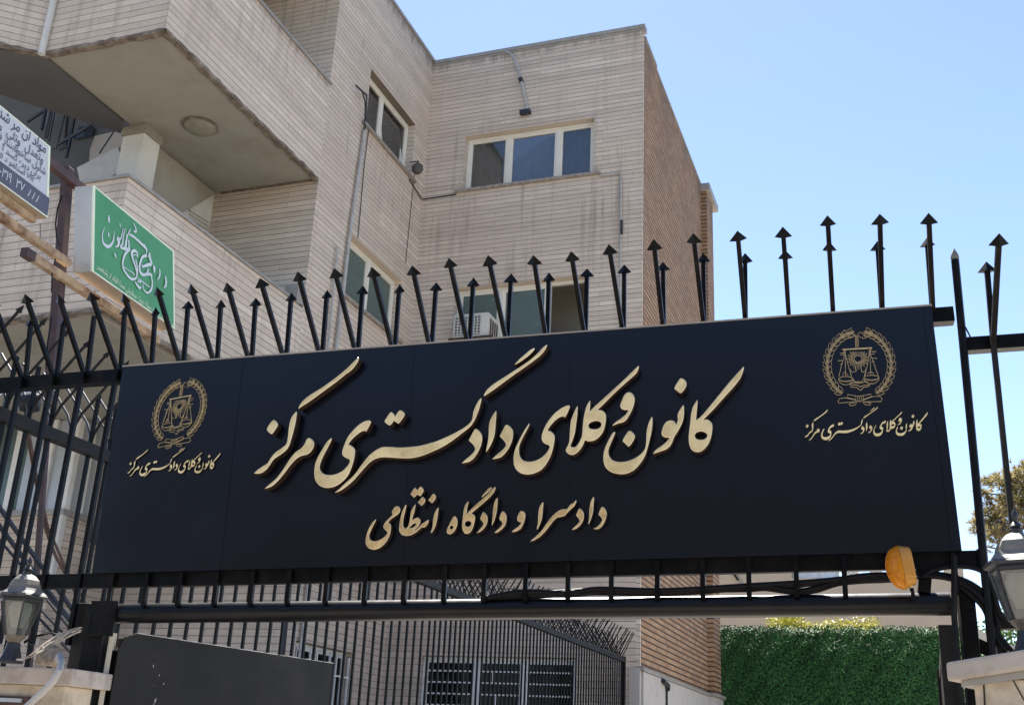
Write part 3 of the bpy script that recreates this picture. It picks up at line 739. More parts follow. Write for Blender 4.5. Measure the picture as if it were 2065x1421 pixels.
b = MB(); b.tube([hy(1049, 158, YP - 0.06), hy(1052, 166, YP - 0.06)], 0.04, 8); b.build('clip', M['lampblack'], sp)
b = MB(); b.box(-6.02, -5.83, YP - 0.10, YP - 0.002, 12.38, 12.45); b.bar(hy(1052, 229, YP - 0.1), hy(1062, 230, YP - 0.06), 0.02)
b.build('bracket', M['lampblack'], sp)
b = MB()
pz = hy(1252, 350, YP - 0.03)
b.tube([hy(1208, 354, YP - 0.03), hy(1251, 349, YP - 0.03), (pz.x + 0.005, YP - 0.03, pz.z - 0.05), (pz.x + 0.03, YP - 0.03, 7.2)], 0.016, 6)
b.build('wall_conduit', M['conduit'], BLD)
b = MB(); b.tube([(pz.x + 0.025, YP - 0.035, 10.05), (pz.x + 0.026, YP - 0.035, 9.8)], 0.024, 6); b.build('wall_cable', M['lampblack'], BLD)

# things hanging on the building
b = MB(); b.lathe(hz(404, 254, ZS - 0.005), [(0.20, 0.0), (0.215, -0.03), (0.20, -0.045), (0.175, -0.07), (0.11, -0.105), (0.03, -0.12)], 28)
lr = hz(404, 254, ZS)
cl_ = thing('ceiling_light', 'round ribbed ceiling light under the upper balcony', 'ceiling light', lr)
b.build('glass_bowl', mat('ribbed_bowl', (0.23, 0.215, 0.165), 0.35, var=0.12, vscale=14, dirt=(0.2, 0.17, 0.12), dscale=9, damt=0.5), cl_, smooth=True)
b = MB(); b.lathe(lr, [(0.235, 0.003), (0.24, -0.02), (0.222, -0.032), (0.205, -0.03)], 28); b.build('ring', M['grime'], cl_, smooth=True)
p = hx(842, 340, XP + 0.16)
b = MB(); b.lathe(p, [(0.005, -0.105), (0.05, -0.095), (0.085, -0.06), (0.105, 0.0), (0.09, 0.055), (0.05, 0.09), (0.02, 0.10), (0.012, 0.15)], 14); b.tube([p + Vector((0, 0, 0.14)), p + Vector((-0.16, 0, 0.15))], 0.012, 6)
tag(b.build('globe_lamp', M['wicker'], smooth=True), 'small weathered brown globe hanging in the corner beside the upper wing window', 'globe lamp')
# room air conditioner in the lower front window
p = hy(912, 640, YP - 0.28)
AC = thing('window_air_conditioner', 'boxy off white air conditioner sticking out of the lower front window', 'air conditioner', (-6.9, 15.7, 8.1))
x0, x1 = hy(913, 660, 15.72).x, hy(984, 660, 15.72).x
zt, zb = hy(940, 633, 15.72).z, hy(940, 680, 15.72).z
b = MB(); b.box(x0, x1, 15.72, 16.35, zb, zt); b.build('casing', M['acwhite'], AC, bevel=0.012)
b = MB(); b.box(x0 + 0.025, x1 - 0.13, 15.712, 15.719, zb + 0.04, zt - 0.04); g_ = b.build('grille', M['acgrille'], AC)
b = MB()
for k in range(9): b.box(x0 + 0.03 + k * (x1 - x0 - 0.165) / 8, x0 + 0.042 + k * (x1 - x0 - 0.165) / 8, 15.703, 15.711, zb + 0.045, zt - 0.045)
for k in range(7): b.box(x0 + 0.03, x1 - 0.14, 15.7045, 15.7105, zb + 0.05 + k * (zt - zb - 0.11) / 6, zb + 0.062 + k * (zt - zb - 0.11) / 6)
b.build('slat', M['acwhite'], g_)
b = MB()
for k in range(4): b.box(x1 + 0.0005, x1 + 0.006, 15.80 + 0.10 * k, 15.86 + 0.10 * k, zb + 0.06, zt - 0.08)
b.build('side_vent', M['rustdark'], AC)
b = MB(); b.bar((x0 - 0.05, 15.70, zb - 0.02), (x1 + 0.1, 15.70, zb - 0.02), 0.016); b.bar((x0 - 0.05, 15.70, zb - 0.02), (x0 - 0.05, 16.0, zb - 0.02), 0.014); b.bar((x1 + 0.05, 15.70, zb - 0.02), (x1 + 0.05, 16.0, zb - 0.02), 0.014); b.build('bracket', M['rustdark'], AC)

# ------------------------------------------------------------------ entrance gate (fixed arch with spikes)
GATE = thing('entrance_gate', 'black steel gate arch with arrow-headed spikes carrying the big navy sign', 'gate', (-1.5, 3.82, 0))
V = 0.0090            # half width of a square bar
UT0, WT0 = guw(-60, 770)    # top rail runs on past the left edge of the sign
uR, wR = guw(1926, 612)
b = MB()
b.gbox(-0.95, uR, -0.045, 0.012, 0.045, 0.10)
b.build('top_rail', M['black'], GATE, bevel=0.003)
ub, wb = guw(1972, 1110)
b = MB(); b.gbox(-0.95, ub, -0.937, -0.878, 0.0285, 0.058); b.build('bottom_rail', M['black'], GATE, bevel=0.003)
b = MB(); b.gbox(ub, ub + 0.012, -0.939, -0.876, 0.02, 0.065); b.build('end_plate', M['black'], GATE)
# vertical bars
def wline(px, py): return G(px, py, 0.03)
short = [228, 298.5, 367, 439.5, 512, 586, 662, 740, 819, 899, 979, 1062, 1147, 1234, 1326, 1417, 1509.5, 1604.5, 1701, 1922.5]
PIPE_A, PIPE_B = G(196, 1237, 0.058), G(1916, 1217, 0.058)
def pipe_z(u):
    ua, ub_ = (PIPE_A - GO).dot(GH), (PIPE_B - GO).dot(GH)
    t = (u - ua) / (ub_ - ua); return PIPE_A.lerp(PIPE_B, t)
first = True
for px in short:
    u, w = guw(px, 1160 - (px - 185) * 0.0268 + 6, 0.02)
    top = g3(u, -0.8855, 0.0185)
    bot = pipe_z((top - GO).dot(GH)); bot = Vector((bot.x, bot.y, bot.z + 0.022)) + GN * -0.038
    b = MB(); b.bar(top, bot, V * 0.95, V * 0.95, GU)
    b.build('bar', M['black'], GATE)
for px in (-28, 45, 108, 170, 238):
    u, w = guw(px, 758 - 0.08 * px, 0.03); p = g3(u, 0.0, 0.028)
    q = Vector((p.x, p.y, 1.95)); b = MB(); b.bar(p, q, V, V, GU); b.build('bar', M['black'], GATE)
# spikes: pairs on every bar, one bent over the street, one nearly upright
def cone_dir(vx, vy):
    r = ray(vx, vy); return (-r).normalized()
DF = cone_dir(2087, 5793)
r_ = ray(1312, -6968); DB = r_.normalized() * (1 if r_.z > 0 else -1)
def along(p0, d, px, py):         # point on the line p0 + t d nearest to the sight line through a pixel
    r = ray(px, py).normalized(); w0 = p0 - CAM
    a, b_, c = d.dot(d), d.dot(r), r.dot(r); dd_, e = d.dot(w0), r.dot(w0)
    return p0 + d * ((b_ * e - c * dd_) / (a * c - b_ * b_))
def free(p0, d, px, py):          # same length, but leaning so that it really points at what was seen
    q = along(p0, d, px, py); r = ray(px, py)
    t = (q - CAM).dot(r) / r.dot(r); return CAM + r * t
bases = [(45, 756), (108, 751), (170, 745), (238, 739), (300, 733), (365, 727), (433, 722), (503, 718), (573, 712), (645.6, 707), (717.8, 701), (792.5, 695), (867, 690), (944, 684), (1021.5, 678), (1101, 672), (1178.6, 667), (1256, 661), (1337, 655), (1419, 649), (1502.7, 643), (1590.6, 637), (1679.7, 630), (1778.5, 622), (1880, 614)]
ft = [(-16, 603), (50, 592), (117, 592), (182, 588), (248, 590), (316, 578), (384, 572), (457, 569), (524, 560), (600, 547), (674, 540), (750, 538), (831, 535), (905, 520), (984, 514), (1075.5, 514), (1151.5, 506), (1227.5, 492), (1318, 482), (1398, 470), (1487, 465), (1578.5, 457), (1668.5, 434), (1774, 431), (1872.5, 429)]
bt = [(63, 640), (130, 640), (190, 637), (252, 618), (314, 619), (380, 606), (446, 603), (516, 600), (588, 590), (660, 584), (732, 575), (806, 573), (880, 569), (955, 559), (1031, 551), (1107, 549), (1184, 541), (1259, 533), (1337, 528), (1418, 510), (1502.5, 510), (1583, 504), (1672, 486), (1769, 486), (1869, 479)]
def spike(base, tip, w, h, half, parent, m='black', head=True):
    d = (tip - base).normalized(); b = MB()
    b.bar(base, tip - d * (h if head else 0), half, half, GU, 0)
    o = b.build('spike', M[m], parent)
    if head:
        a = (GU - d * GU.dot(d)).normalized(); c = d.cross(a); tw = random.gauss(0, 0.16)
        a, c = a * math.cos(tw) + c * math.sin(tw), c * math.cos(tw) - a * math.sin(tw)
        k = MB(); q = tip - d * h
        ring = [q + a * w, q + c * w * 0.55, q - a * w, q - c * w * 0.55]
        for i in range(4): k.face([ring[i], ring[(i + 1) % 4], tip])
        k.face(ring[::-1])
        k.build('arrowhead', M[m], o)
    return o
for i, (bp, f, t) in enumerate(zip(bases, ft, bt)):
    u, w = guw(bp[0], bp[1], 0.05); p = g3(u, 0.006, 0.05)
    spike(p, free(p, DF, *f), random.uniform(0.029, 0.034), random.uniform(0.036, 0.042), V * 0.92, GATE)
    spike(p + GN * 0.025, free(p + GN * 0.025, DB, *t), random.uniform(0.027, 0.031), random.uniform(0.034, 0.039), V * 0.9, GATE, head=(i != 2))
# roller pipe between the posts
b = MB(); b.tube([PIPE_A, PIPE_B], 0.0385, 24); pp = b.build('cross_pipe', M['pipe'], GATE, smooth=True)
b = MB(); d = (PIPE_B - PIPE_A).normalized(); b.tube([PIPE_A - d * 0.01, PIPE_A + d * 0.035], 0.047, 24); b.build('pipe_collar', M['black'], pp, smooth=True)
# left post with its bracket plate
b = MB()
tl, tr = G(178, 1216, 0.03), G(216, 1216, 0.03)
pz0 = Vector((tl.x, tl.y, 0)); wv = GH * 0.085
b.obox(Vector((tl.x, tl.y, 0)), GH * 0.088, GN * 0.09, Vector((0, 0, tl.z)))
b.build('gate_post', M['black'], GATE, bevel=0.004)
b = MB()
q0 = G(172, 1279, 0.0)
b.obox(G(172, 1281, 0.01), GH * 0.118, GN * 0.012, Vector((0, 0, 0.137)))
b.build('bracket_plate', M['black'], GATE, bevel=0.003)
b = MB()
b.obox(Vector((tl.x, tl.y, 0)) - GH * 0.062 + GN * 0.02, GH * 0.055, GN * 0.055, Vector((0, 0, tl.z + 0.004)))
b.build('gate_post', M['black2'], GATE, bevel=0.004)
# right post
pr0 = G(1931, 1172, 0.04)
b = MB(); b.obox(Vector((pr0.x, pr0.y, 0)), GH * 0.050, GN * 0.08, Vector((0, 0, pr0.z)))
b.build('gate_post', M['black'], GATE, bevel=0.004)
b = MB()
b.tube([G(1924, 1120, 0.01), G(1924, 1240, 0.01), G(1931, 1320, 0.01), Vector((G(1933, 1340, 0.01).x, G(1933, 1340, 0.01).y, 1.2))], 0.011, 6)
b.bar(G(1867, 1142, 0.05), G(1863, 1195, 0.05), 0.02); b.bar(G(1852, 1140, 0.05), G(1866, 1192, 0.05), 0.012)
b.build('strut', M['black'], GATE)

# cream painted tube that the left leaf hangs on
b = MB()
p = G(225, 1276, 0.10); b.tube([Vector((p.x, p.y, 0)), p], 0.022, 14)
tag(b.build('hinge_post', M['cream'], smooth=True), 'cream painted round post between the black gate post and the dark leaf', 'post')

# ------------------------------------------------------------------ sign board
SIGN = thing('sign_board', 'large navy black sign board with raised gold calligraphy bolted across the gate', 'sign', (-1.5, 3.8, 2.3))
W_, H_ = 3.298, 0.884
b = MB()
us = [0.0, guw(472, 900)[0], guw(825, 900)[0], guw(1150, 900)[0], guw(1475, 900)[0], guw(1893, 900)[0], W_]
b.gbox(0.001, W_ - 0.001, -H_ + 0.001, -0.001, 0.004, 0.026)
for i in range(6):
    e = 0.0016 if i in (0, 5) else 0.0005
    b.gbox(us[i] + (e if i else 0), us[i + 1] - e, -H_, 0, 0.0 if i != 0 else 0.0012, 0.0035)
b.build('panel', M['panel'], SIGN)
b = MB(); b.gbox(0.0, W_, 0.0005, 0.006, -0.004, 0.045)
b.build('top_flashing', M['coping'], SIGN)

def smooth_poly(pts, step=7):
    """closed outline: points flagged with a third item are corners, the rest are rounded (Catmull-Rom)"""
    n = len(pts); out = []
    for i in range(n):
        p1, p2 = pts[i], pts[(i + 1) % n]
        p0, p3 = pts[i - 1], pts[(i + 2) % n]
        a, b_ = Vector(p1[:2]), Vector(p2[:2])
        t1 = Vector((0, 0)) if len(p1) > 2 else (b_ - Vector(p0[:2])) * 0.5
        t2 = Vector((0, 0)) if len(p2) > 2 else (Vector(p3[:2]) - a) * 0.5
        L = (b_ - a).length
        if len(p1) > 2: t1 = (b_ - a) * 0.5
        if len(p2) > 2: t2 = (b_ - a) * 0.5
        for T in (t1, t2):
            if T.length > 1.6 * L: T *= 1.6 * L / T.length
        k = max(2, min(step, int(L / 6)))
        for s in range(k):
            t = s / k; t2_, t3_ = t * t, t * t * t
            out.append(a * (2 * t3_ - 3 * t2_ + 1) + t1 * (t3_ - 2 * t2_ + t) + b_ * (-2 * t3_ + 3 * t2_) + t2 * (t3_ - t2_))
    return out
def extrude_outline(name, polys, n_front, n_back, mats, parent, tri, bevel=0.0022):
    """polys in (u, w); raised letters with a bevelled bright rim. tri(u,w,n) -> world point"""
    cu = bpy.data.curves.new('c', 'CURVE'); cu.dimensions = '2D'; cu.fill_mode = 'BOTH'
    cu.extrude = (n_back - n_front) / 2 - bevel; cu.bevel_depth = bevel; cu.bevel_resolution = 0; cu.offset = -bevel
    S = 100.0
    cu.extrude *= S; cu.bevel_depth *= S; cu.offset *= S
    for pl in polys:
        sp = cu.splines.new('POLY'); sp.points.add(len(pl) - 1); sp.use_cyclic_u = True
        for q, p in zip(sp.points, pl): q.co = (p[0] * S, p[1] * S, 0, 1)
    ob = bpy.data.objects.new('c', cu); COL.objects.link(ob)
    me = bpy.data.meshes.new_from_object(ob)
    bpy.data.objects.remove(ob); bpy.data.curves.remove(cu)
    mid = (n_front + n_back) / 2
    me.materials.clear()
    for m_ in mats: me.materials.append(m_)
    idx = []
    for f in me.polygons:
        z = f.normal.z; c = f.center.z
        if abs(z) > 0.9: idx.append(0)
        elif abs(z) > 0.3 and c > 0: idx.append(1)
        else: idx.append(2)
    me.polygons.foreach_set('material_index', idx)
    for v in me.vertices: v.co = tri(v.co.x / S, v.co.y / S, mid - v.co.z / S)
    me.name = name
    o = bpy.data.objects.new(name, me); COL.objects.link(o)
    return adopt(o, parent)
C = 1
def conv(org, s, pts): return [((p[0] / s + org[0], p[1] / s + org[1]) + tuple(p[2:])) for p in pts]
R1 = ((500, 710), 4.7367); R2 = ((620, 780), 5.9208); R3 = ((760, 760), 5.9208); R4 = ((900, 680), 5.9208); R5 = ((920, 780), 5.9208); R6 = ((1110, 720), 5.9208); R7 = ((1200, 730), 4.4406)
HEAD = [
 ('kaf', R1, [[(1052,48,C),(1057,62),(1035,110),(985,170),(930,210),(830,290),(700,385),(590,465),(520,510),(480,540,C),(490,505),(530,455),(600,400),(720,325),(830,245),(940,155),(1000,95)]]),
 ('kaf', R1, [[(462,560,C),(466,580),(450,680),(425,780),(395,880),(365,930),(310,975),(245,1020),(200,1085),(160,1130),(110,1155),(53,1155,C),(90,1120),(140,1085),(185,1055),(220,1000),(265,950),(330,905),(365,870),(378,810),(388,720),(405,640),(430,595)]]),
 ('dot', R1, [[(240,645),(270,660),(285,690),(260,735),(225,778),(195,760),(178,735),(200,690)]]),
 ('mim', R1, [[(578,815),(610,830),(630,865),(622,910),(590,955),(555,975),(500,990),(450,1025),(400,1080),(340,1160),(280,1230),(220,1280),(155,1302,C),(200,1260),(260,1210),(310,1150),(360,1075),(410,1000),(455,950),(510,910),(540,870),(555,835)]]),
 ('ye', R1, [[(795,815,C),(800,827),(770,890),(720,985),(690,1060),(685,1110),(710,1150),(760,1168),(830,1162),(900,1130),(950,1080),(970,1040),(965,1020),(940,1010),(905,985),(897,950),(915,890),(950,810),(1005,740),(1070,680),(1130,650),(1165,650),(1172,670),(1150,715),(1130,752,C),(1090,752),(1040,785),(990,830),(957,875,C),(1000,900),(1020,930),(1015,1000),(990,1090),(950,1180),(880,1250),(810,1285),(740,1292),(690,1275),(650,1235),(632,1180),(635,1090),(660,1010),(710,920),(755,850)]]),
 ('dot', R2, [[(990,298),(1020,310),(1048,345,C),(1075,300),(1105,275),(1145,295),(1160,325),(1130,380),(1085,432),(1055,418),(1030,398,C),(1005,435),(980,455),(940,435),(918,405),(945,360)]]),
 ('sin', R2, [[(325,1258,C),(390,1200),(470,1125),(560,1040),(640,930),(720,830),(800,760),(880,718),(950,710),(1100,718),(1220,712),(1330,700),(1421,678),(1549,639),(1679,582),(1799,522),(1889,467),(1949,412),(1969,362),(1979,292),(2009,217),(2044,157),(2074,127,C),(2077,140),(2059,222),(2029,312),(1989,402),(1939,472),(1839,552),(1729,637),(1609,712),(1479,772),(1349,822),(1229,847),(1089,845),(949,837),(879,837),(810,855),(750,890),(690,950),(620,1030),(550,1110),(470,1180),(390,1235)]]),
 ('kaf', R4, [[(1200,83,C),(1203,95),(1175,150),(1130,205),(1060,265),(950,345),(800,450),(650,560),(540,640),(445,703,C),(455,665),(495,610),(560,555),(660,490),(800,400),(900,335),(1000,265),(1090,185),(1150,120)]]),
 ('kaf', R4, [[(1050,122,C),(1052,140),(1010,190),(950,240),(880,290),(812,328,C),(830,300),(890,240),(960,180),(1010,140)]]),
 ('dal', R5, [[(225,498),(270,520),(300,560),(310,610),(295,690),(260,770),(210,845),(160,885),(110,900),(65,910,C),(100,870),(160,820),(205,775),(222,740),(210,700),(180,665),(147,635,C),(180,570)]]),
 ('alef', R5, [[(475,280,C),(478,300),(472,400),(465,500),(450,590),(415,680),(375,750),(353,775,C),(360,720),(375,650),(385,560),(388,470),(405,390),(440,325)]]),
 ('dal', R5, [[(595,448),(640,470),(672,510),(678,560),(665,640),(630,720),(580,790),(530,835),(480,850),(428,860,C),(470,815),(530,765),(575,720),(590,690),(580,655),(555,625),(518,585,C),(555,510)]]),
 ('ye', R5, [[(868,432),(875,445),(840,515),(790,610),(755,690),(748,750),(755,810),(785,860),(840,885),(910,885),(990,855),(1060,800),(1100,745),(1112,710),(1100,690),(1060,675),(1025,640),(1018,590),(1035,520),(1080,430),(1150,335),(1230,265),(1300,225),(1340,215),(1357,230),(1330,300),(1300,360,C),(1260,350),(1200,380),(1140,440),(1090,510,C),(1140,535),(1172,580),(1168,660),(1140,780),(1095,880),(1030,970),(950,1020),(860,1042),(780,1030),(720,990),(690,930),(682,850),(695,760),(730,670),(780,570),(830,485)]]),
 ('kaf', R6, [[(1050,97,C),(1056,115),(1030,180),(970,240),(880,320),(770,420),(670,520),(610,580),(562,625,C),(610,630),(645,655),(663,700),(655,790),(630,880),(580,950),(520,990),(450,1000),(412,985,C),(380,1060),(330,1125),(280,1158),(230,1158),(190,1130),(182,1100),(195,1070),(220,1010),(228,920),(235,830),(245,750),(270,680),(300,610),(320,577,C),(325,600),(318,700),(305,800),(290,900),(265,980),(240,1050),(250,1065),(290,1068),(330,1030),(370,950),(380,880),(390,760),(405,670),(430,580),(472,512,C),(475,540),(470,640,C),(530,580),(620,500),(740,390),(850,290),(950,195),(1010,135)],
   [(455,800),(480,775),(540,758),(590,768),(606,800),(590,835),(540,856),(480,850),(455,825)]]),
 ('vav', R6, [[(935,415),(970,425),(1000,470),(1003,530),(980,610),(940,690),(900,750),(860,775),(800,790),(735,822,C),(765,780),(830,735),(890,685),(920,650),(925,625,C),(880,628),(845,610),(832,575),(845,530),(875,460),(905,425)]]),
 ('dot', R6, [[(938,875),(985,900),(1008,945),(980,1010),(935,1062),(895,1030),(862,995),(890,935)]]),
 ('nun', R6, [[(765,885),(770,905),(740,980),(705,1060),(690,1120),(705,1180),(745,1225),(810,1245),(900,1240),(1000,1205),(1080,1150),(1125,1090),(1140,1020),(1145,900),(1160,820),(1185,750),(1212,702,C),(1218,730),(1215,830),(1195,940),(1165,1060),(1130,1170),(1075,1260),(1000,1340),(910,1385),(810,1390),(720,1365),(660,1315),(633,1250),(632,1160),(650,1080),(690,990),(735,910)]]),
 ('nun', R7, [[(790,378,C),(796,400),(795,480),(780,540),(745,610),(710,665),(680,735),(640,775),(590,795),(516,820,C),(545,780),(610,735),(650,695),(668,672,C),(630,672),(600,655),(595,625),(610,570),(640,530),(680,518),(710,530),(725,558,C),(740,520),(738,470),(755,430)]]),
 ('dot', R7, [[(765,143),(800,155),(818,185),(810,225),(770,273),(735,255),(710,230),(735,180)]]),
 ('kaf', R7, [[(1330,36,C),(1333,55),(1300,140),(1240,220),(1150,320),(1060,420),(970,512,C),(1010,512),(1045,545),(1050,590),(1035,680),(1000,750),(950,795),(900,802),(860,775),(840,720),(838,650),(850,550),(858,470),(875,400),(915,332,C),(918,360),(912,430),(905,515,C),(950,480),(1020,400),(1110,290),(1200,180),(1280,90)],
   [(893,650),(915,625),(955,618),(995,635),(1003,660),(980,685),(940,692),(905,680)]]),
]
S1 = ((730, 960), 8.3588); S2 = ((890, 960), 8.3588); S3 = ((1060, 960), 8.3588)
SUBT = [
 ('dot', S1, [[(885,190),(905,200),(932,232,C),(980,170),(1015,190),(1037,235),(1010,290),(975,330),(930,298,C),(880,350),(845,325),(820,295),(850,240)]]),
 ('dot', S1, [[(1015,345),(1050,365),(1062,405),(1040,455),(998,488),(965,460),(943,432),(980,385)]]),
 ('dot', S1, [[(1195,292),(1230,310),(1242,355),(1215,405),(1172,445),(1145,420),(1120,395),(1155,345)]]),
 ('alef', S1, [[(1285,518,C),(1288,540),(1275,640),(1255,760),(1225,860),(1165,957,C),(1160,935),(1185,850),(1195,740),(1215,640),(1250,565)]]),
 ('za', S1, [[(1125,725,C),(1115,780),(1080,830),(1040,858),(1005,855),(960,895),(890,950),(820,985),(740,998),(680,985),(640,945),(622,890),(635,760),(660,640),(695,540),(740,470,C),(745,490),(725,590),(700,690),(688,800),(710,865),(735,872),(755,860),(785,810),(805,720),(820,610),(850,530),(900,465,C),(900,490),(880,590),(850,690),(845,745,C),(890,705),(935,692),(975,715),(980,770),(950,830),(900,880),(870,915,C),(930,875),(1000,805),(1060,760)],
   [(785,872,C),(825,830),(870,792),(903,787),(908,810),(880,842),(835,864)]]),
 ('ye', S1, [[(580,500),(620,510),(643,550),(630,605),(590,645),(530,685),(470,730),(440,780,C),(475,800),(485,850),(475,950),(430,1060),(360,1150),(280,1210),(190,1232),(110,1205),(65,1140),(60,1060),(80,960),(120,860),(175,770),(232,717,C),(230,745),(185,830),(140,930),(120,1000),(130,1050),(170,1082),(240,1085),(320,1055),(390,1000),(425,950),(420,930),(380,890),(357,850),(375,790),(430,725),(480,675),(515,640),(500,600),(525,550),(550,515)]]),
 ('he', S2, [[(213,670),(250,690),(270,740),(265,810),(235,890),(190,945),(140,970),(100,960),(88,920),(105,860),(140,800),(135,790),(170,730)], [(168,825),(195,840),(198,862),(180,884),(152,882),(138,860),(146,836)]]),
 ('kaf', S2, [[(905,172,C),(912,195),(880,270),(800,360),(700,450),(600,535),(500,622,C),(545,640),(567,690),(555,770),(530,860),(490,930),(430,967),(385,950),(355,890),(348,800),(360,690),(375,570),(400,480),(450,418,C),(455,440),(435,520),(420,640,C),(480,570),(580,475),(680,390),(780,300),(850,215)], [(447,745),(490,760),(503,792),(485,830),(447,846),(405,828),(392,795),(410,760)]]),
 ('kaf', S2, [[(843,175,C),(840,200),(800,250),(740,305),(678,355,C),(690,320),(740,260),(800,195)]]),
 ('dal', S2, [[(705,600),(750,630),(778,690),(772,770),(740,840),(690,900),(640,935),(595,955,C),(640,895),(690,835),(708,795),(690,760),(650,715,C),(675,650)]]),
 ('alef', S2, [[(945,358,C),(948,385),(940,500),(925,620),(895,730),(853,825,C),(850,790),(862,690),(868,580),(885,470),(915,385)]]),
 ('dal', S2, [[(1030,587),(1070,610),(1098,670),(1092,760),(1060,840),(1000,900),(950,935),(893,952,C),(930,905),(990,855),(1022,810),(1025,775),(1000,745),(973,710,C),(995,640)]]),
 ('vav', S2, [[(1345,580),(1390,595),(1415,650),(1400,740),(1370,820),(1320,890),(1250,925),(1185,937,C),(1220,895),(1290,845),(1340,790),(1345,765,C),(1300,760),(1275,720),(1290,650),(1320,600)]]),
 ('alef', S3, [[(293,430,C),(298,450),(285,580),(275,690),(240,800),(192,902,C),(185,880),(205,780),(210,650),(225,540),(260,465)]]),
 ('re', S3, [[(852,393,C),(850,430),(820,495),(770,540),(710,600),(660,655),(600,675),(530,690),(470,740),(400,830),(320,930),(240,1010),(160,1060),(80,1095,C),(120,1050),(200,980),(280,895),(360,780),(440,675),(520,600),(590,560),(650,548),(690,548),(725,510),(760,465),(800,450)]]),
 ('dal', S3, [[(905,538),(950,570),(980,630),(975,710),(940,790),(880,855),(830,885),(775,897,C),(820,850),(880,795),(908,755),(900,720),(848,652,C),(875,590)]]),
 ('alef', S3, [[(1147,340,C),(1152,370),(1142,480),(1135,590),(1105,700),(1060,812,C),(1058,780),(1070,690),(1072,570),(1090,450),(1115,380)]]),
 ('dal', S3, [[(1285,512),(1330,535),(1362,600),(1355,690),(1320,780),(1270,850),(1210,885),(1140,880,C),(1190,855),(1250,800),(1285,745),(1288,715),(1265,680),(1227,640,C),(1255,560)]]),
]
NF = -0.044
head_uw = []
for nm, (org, s), polys in HEAD:
    pu = [[guw(q.x / s + org[0], q.y / s + org[1], NF) for q in smooth_poly(pl)] for pl in polys]
    head_uw.append(pu)
    extrude_outline('headline_letter', pu, NF, -0.0015, [M['gold'], M['goldrim'], M['bronze']], SIGN, g3, 0.0024)
NF2 = -0.033
for nm, (org, s), polys in SUBT:
    pu = [[guw(q.x / s + org[0], q.y / s + org[1], NF2) for q in smooth_poly(pl)] for pl in polys]
    extrude_outline('subtitle_letter', pu, NF2, -0.0015, [M['gold2'], M['goldrim'], M['bronze']], SIGN, g3, 0.0016)
# emblem captions repeat the headline calligraphy, fitted by six matching points
def affine(src, dst):
    import numpy as np
    A = np.array([[x, y, 1] for x, y in src]); B = np.array(dst)
    K = np.linalg.lstsq(A, B, rcond=None)[0]
    return lambda p: (float(p[0] * K[0][0] + p[1] * K[1][0] + K[2][0]), float(p[0] * K[0][1] + p[1] * K[1][1] + K[2][1]))
hs = [guw(*p, NF) for p in ((511, 954), (1499.5, 738), (1102.7, 694), (722, 720), (656, 983), (1402.7, 910.6))]
for dst in ([(1622, 881), (1870.7, 830.7), (1770, 819), (1669, 826), (1664, 887), (1851.5, 869)],
            [(256.3, 954.6), (444, 913.3), (373.6, 900.6), (298.9, 906.4), (286, 958.9), (426.8, 945.7)]):
    fa = affine(hs, [guw(*p, -0.004) for p in dst])
    allp = [[fa(q) for q in pl] for pu in head_uw for pl in pu]
    extrude_outline('caption', allp, -0.006, -0.0008, [M['gold'], M['gold'], M['bronze']], SIGN, g3, 0.0003)
# emblem: wreath, scales, sun and ribbon drawn in fine raised lines
E0, ES = (1640, 650), 7.479
def arc_pts(c, rx, ry, a0, a1, n): return [(c[0] + rx * math.cos(a0 + (a1 - a0) * k / n), c[1] + ry * math.sin(a0 + (a1 - a0) * k / n)) for k in range(n + 1)]
EM = []      # (points, half width, closed)
def leaf(x, y, ang, L, wd):
    o = []
    for t in (0, .25, .5, .75, 1.0): o.append((t * L, -wd * math.sin(math.pi * t ** 0.8)))
    for t in (.75, .5, .25): o.append((t * L, wd * math.sin(math.pi * t ** 0.8)))
    ca, sa = math.cos(ang), math.sin(ang)
    EM.append(([(x + p * ca - q * sa, y + p * sa + q * ca) for p, q in o], 3.6, True))
ec = (693, 640)
for sgn in (-1, 1):
    n = 13
    for k in range(n):
        t = k / (n - 1)
        a = R(32) + t * R(126)                       # from the knot at the bottom round to the top
        dx, dy = sgn * math.sin(a), math.cos(a)
        x, y = ec[0] + dx * 480, ec[1] + dy * 500
        tx, ty = sgn * math.cos(a), -math.sin(a)    # tangent pointing up the branch
        ang = math.atan2(ty, tx)
        for side, LL, ww in ((1, 128, 32), (-1, 120, 30), (0, 118, 22)):
            leaf(x, y, ang + side * 0.55, LL, ww)
        EM.append(([(x, y), (x + tx * 100, y + ty * 100)], 3.4, False))
    # squared stem ends at the top
    bx = ec[0] + sgn * 190
for q in ([(412,170),(525,165),(500,215),(420,228)], [(885,130),(885,200),(790,205),(760,142)]): EM.append((q, 4, True))
EM += [([(412,170),(455,195),(525,165)], 3, False), ([(885,130),(835,178),(770,142)], 3, False)]
EM += [([(520,225),(560,165),(600,148),(612,175),(600,215),(560,235)], 3.6, True), ([(690,150),(720,148),(770,180),(800,230),(760,240),(700,215),(680,185)], 3.6, True)]
EM += [([(640,180),(634,270),(640,375)], 4, False), ([(660,178),(684,270),(676,375)], 4, False)]
for k in range(7): EM.append(([(640, 200 + k * 25), (676, 212 + k * 25), (640, 224 + k * 25)], 3, False))
EM += [([(445,408),(885,383)], 15, False), ([(440,395),(475,430)], 8, False), ([(885,375),(860,425)], 8, False)]
for (x, y) in ((472, 430), (852, 412)):
    for k in (-8, 8): EM.append(([(x + k, y), (x + k + 4, y + 80)], 7, False))
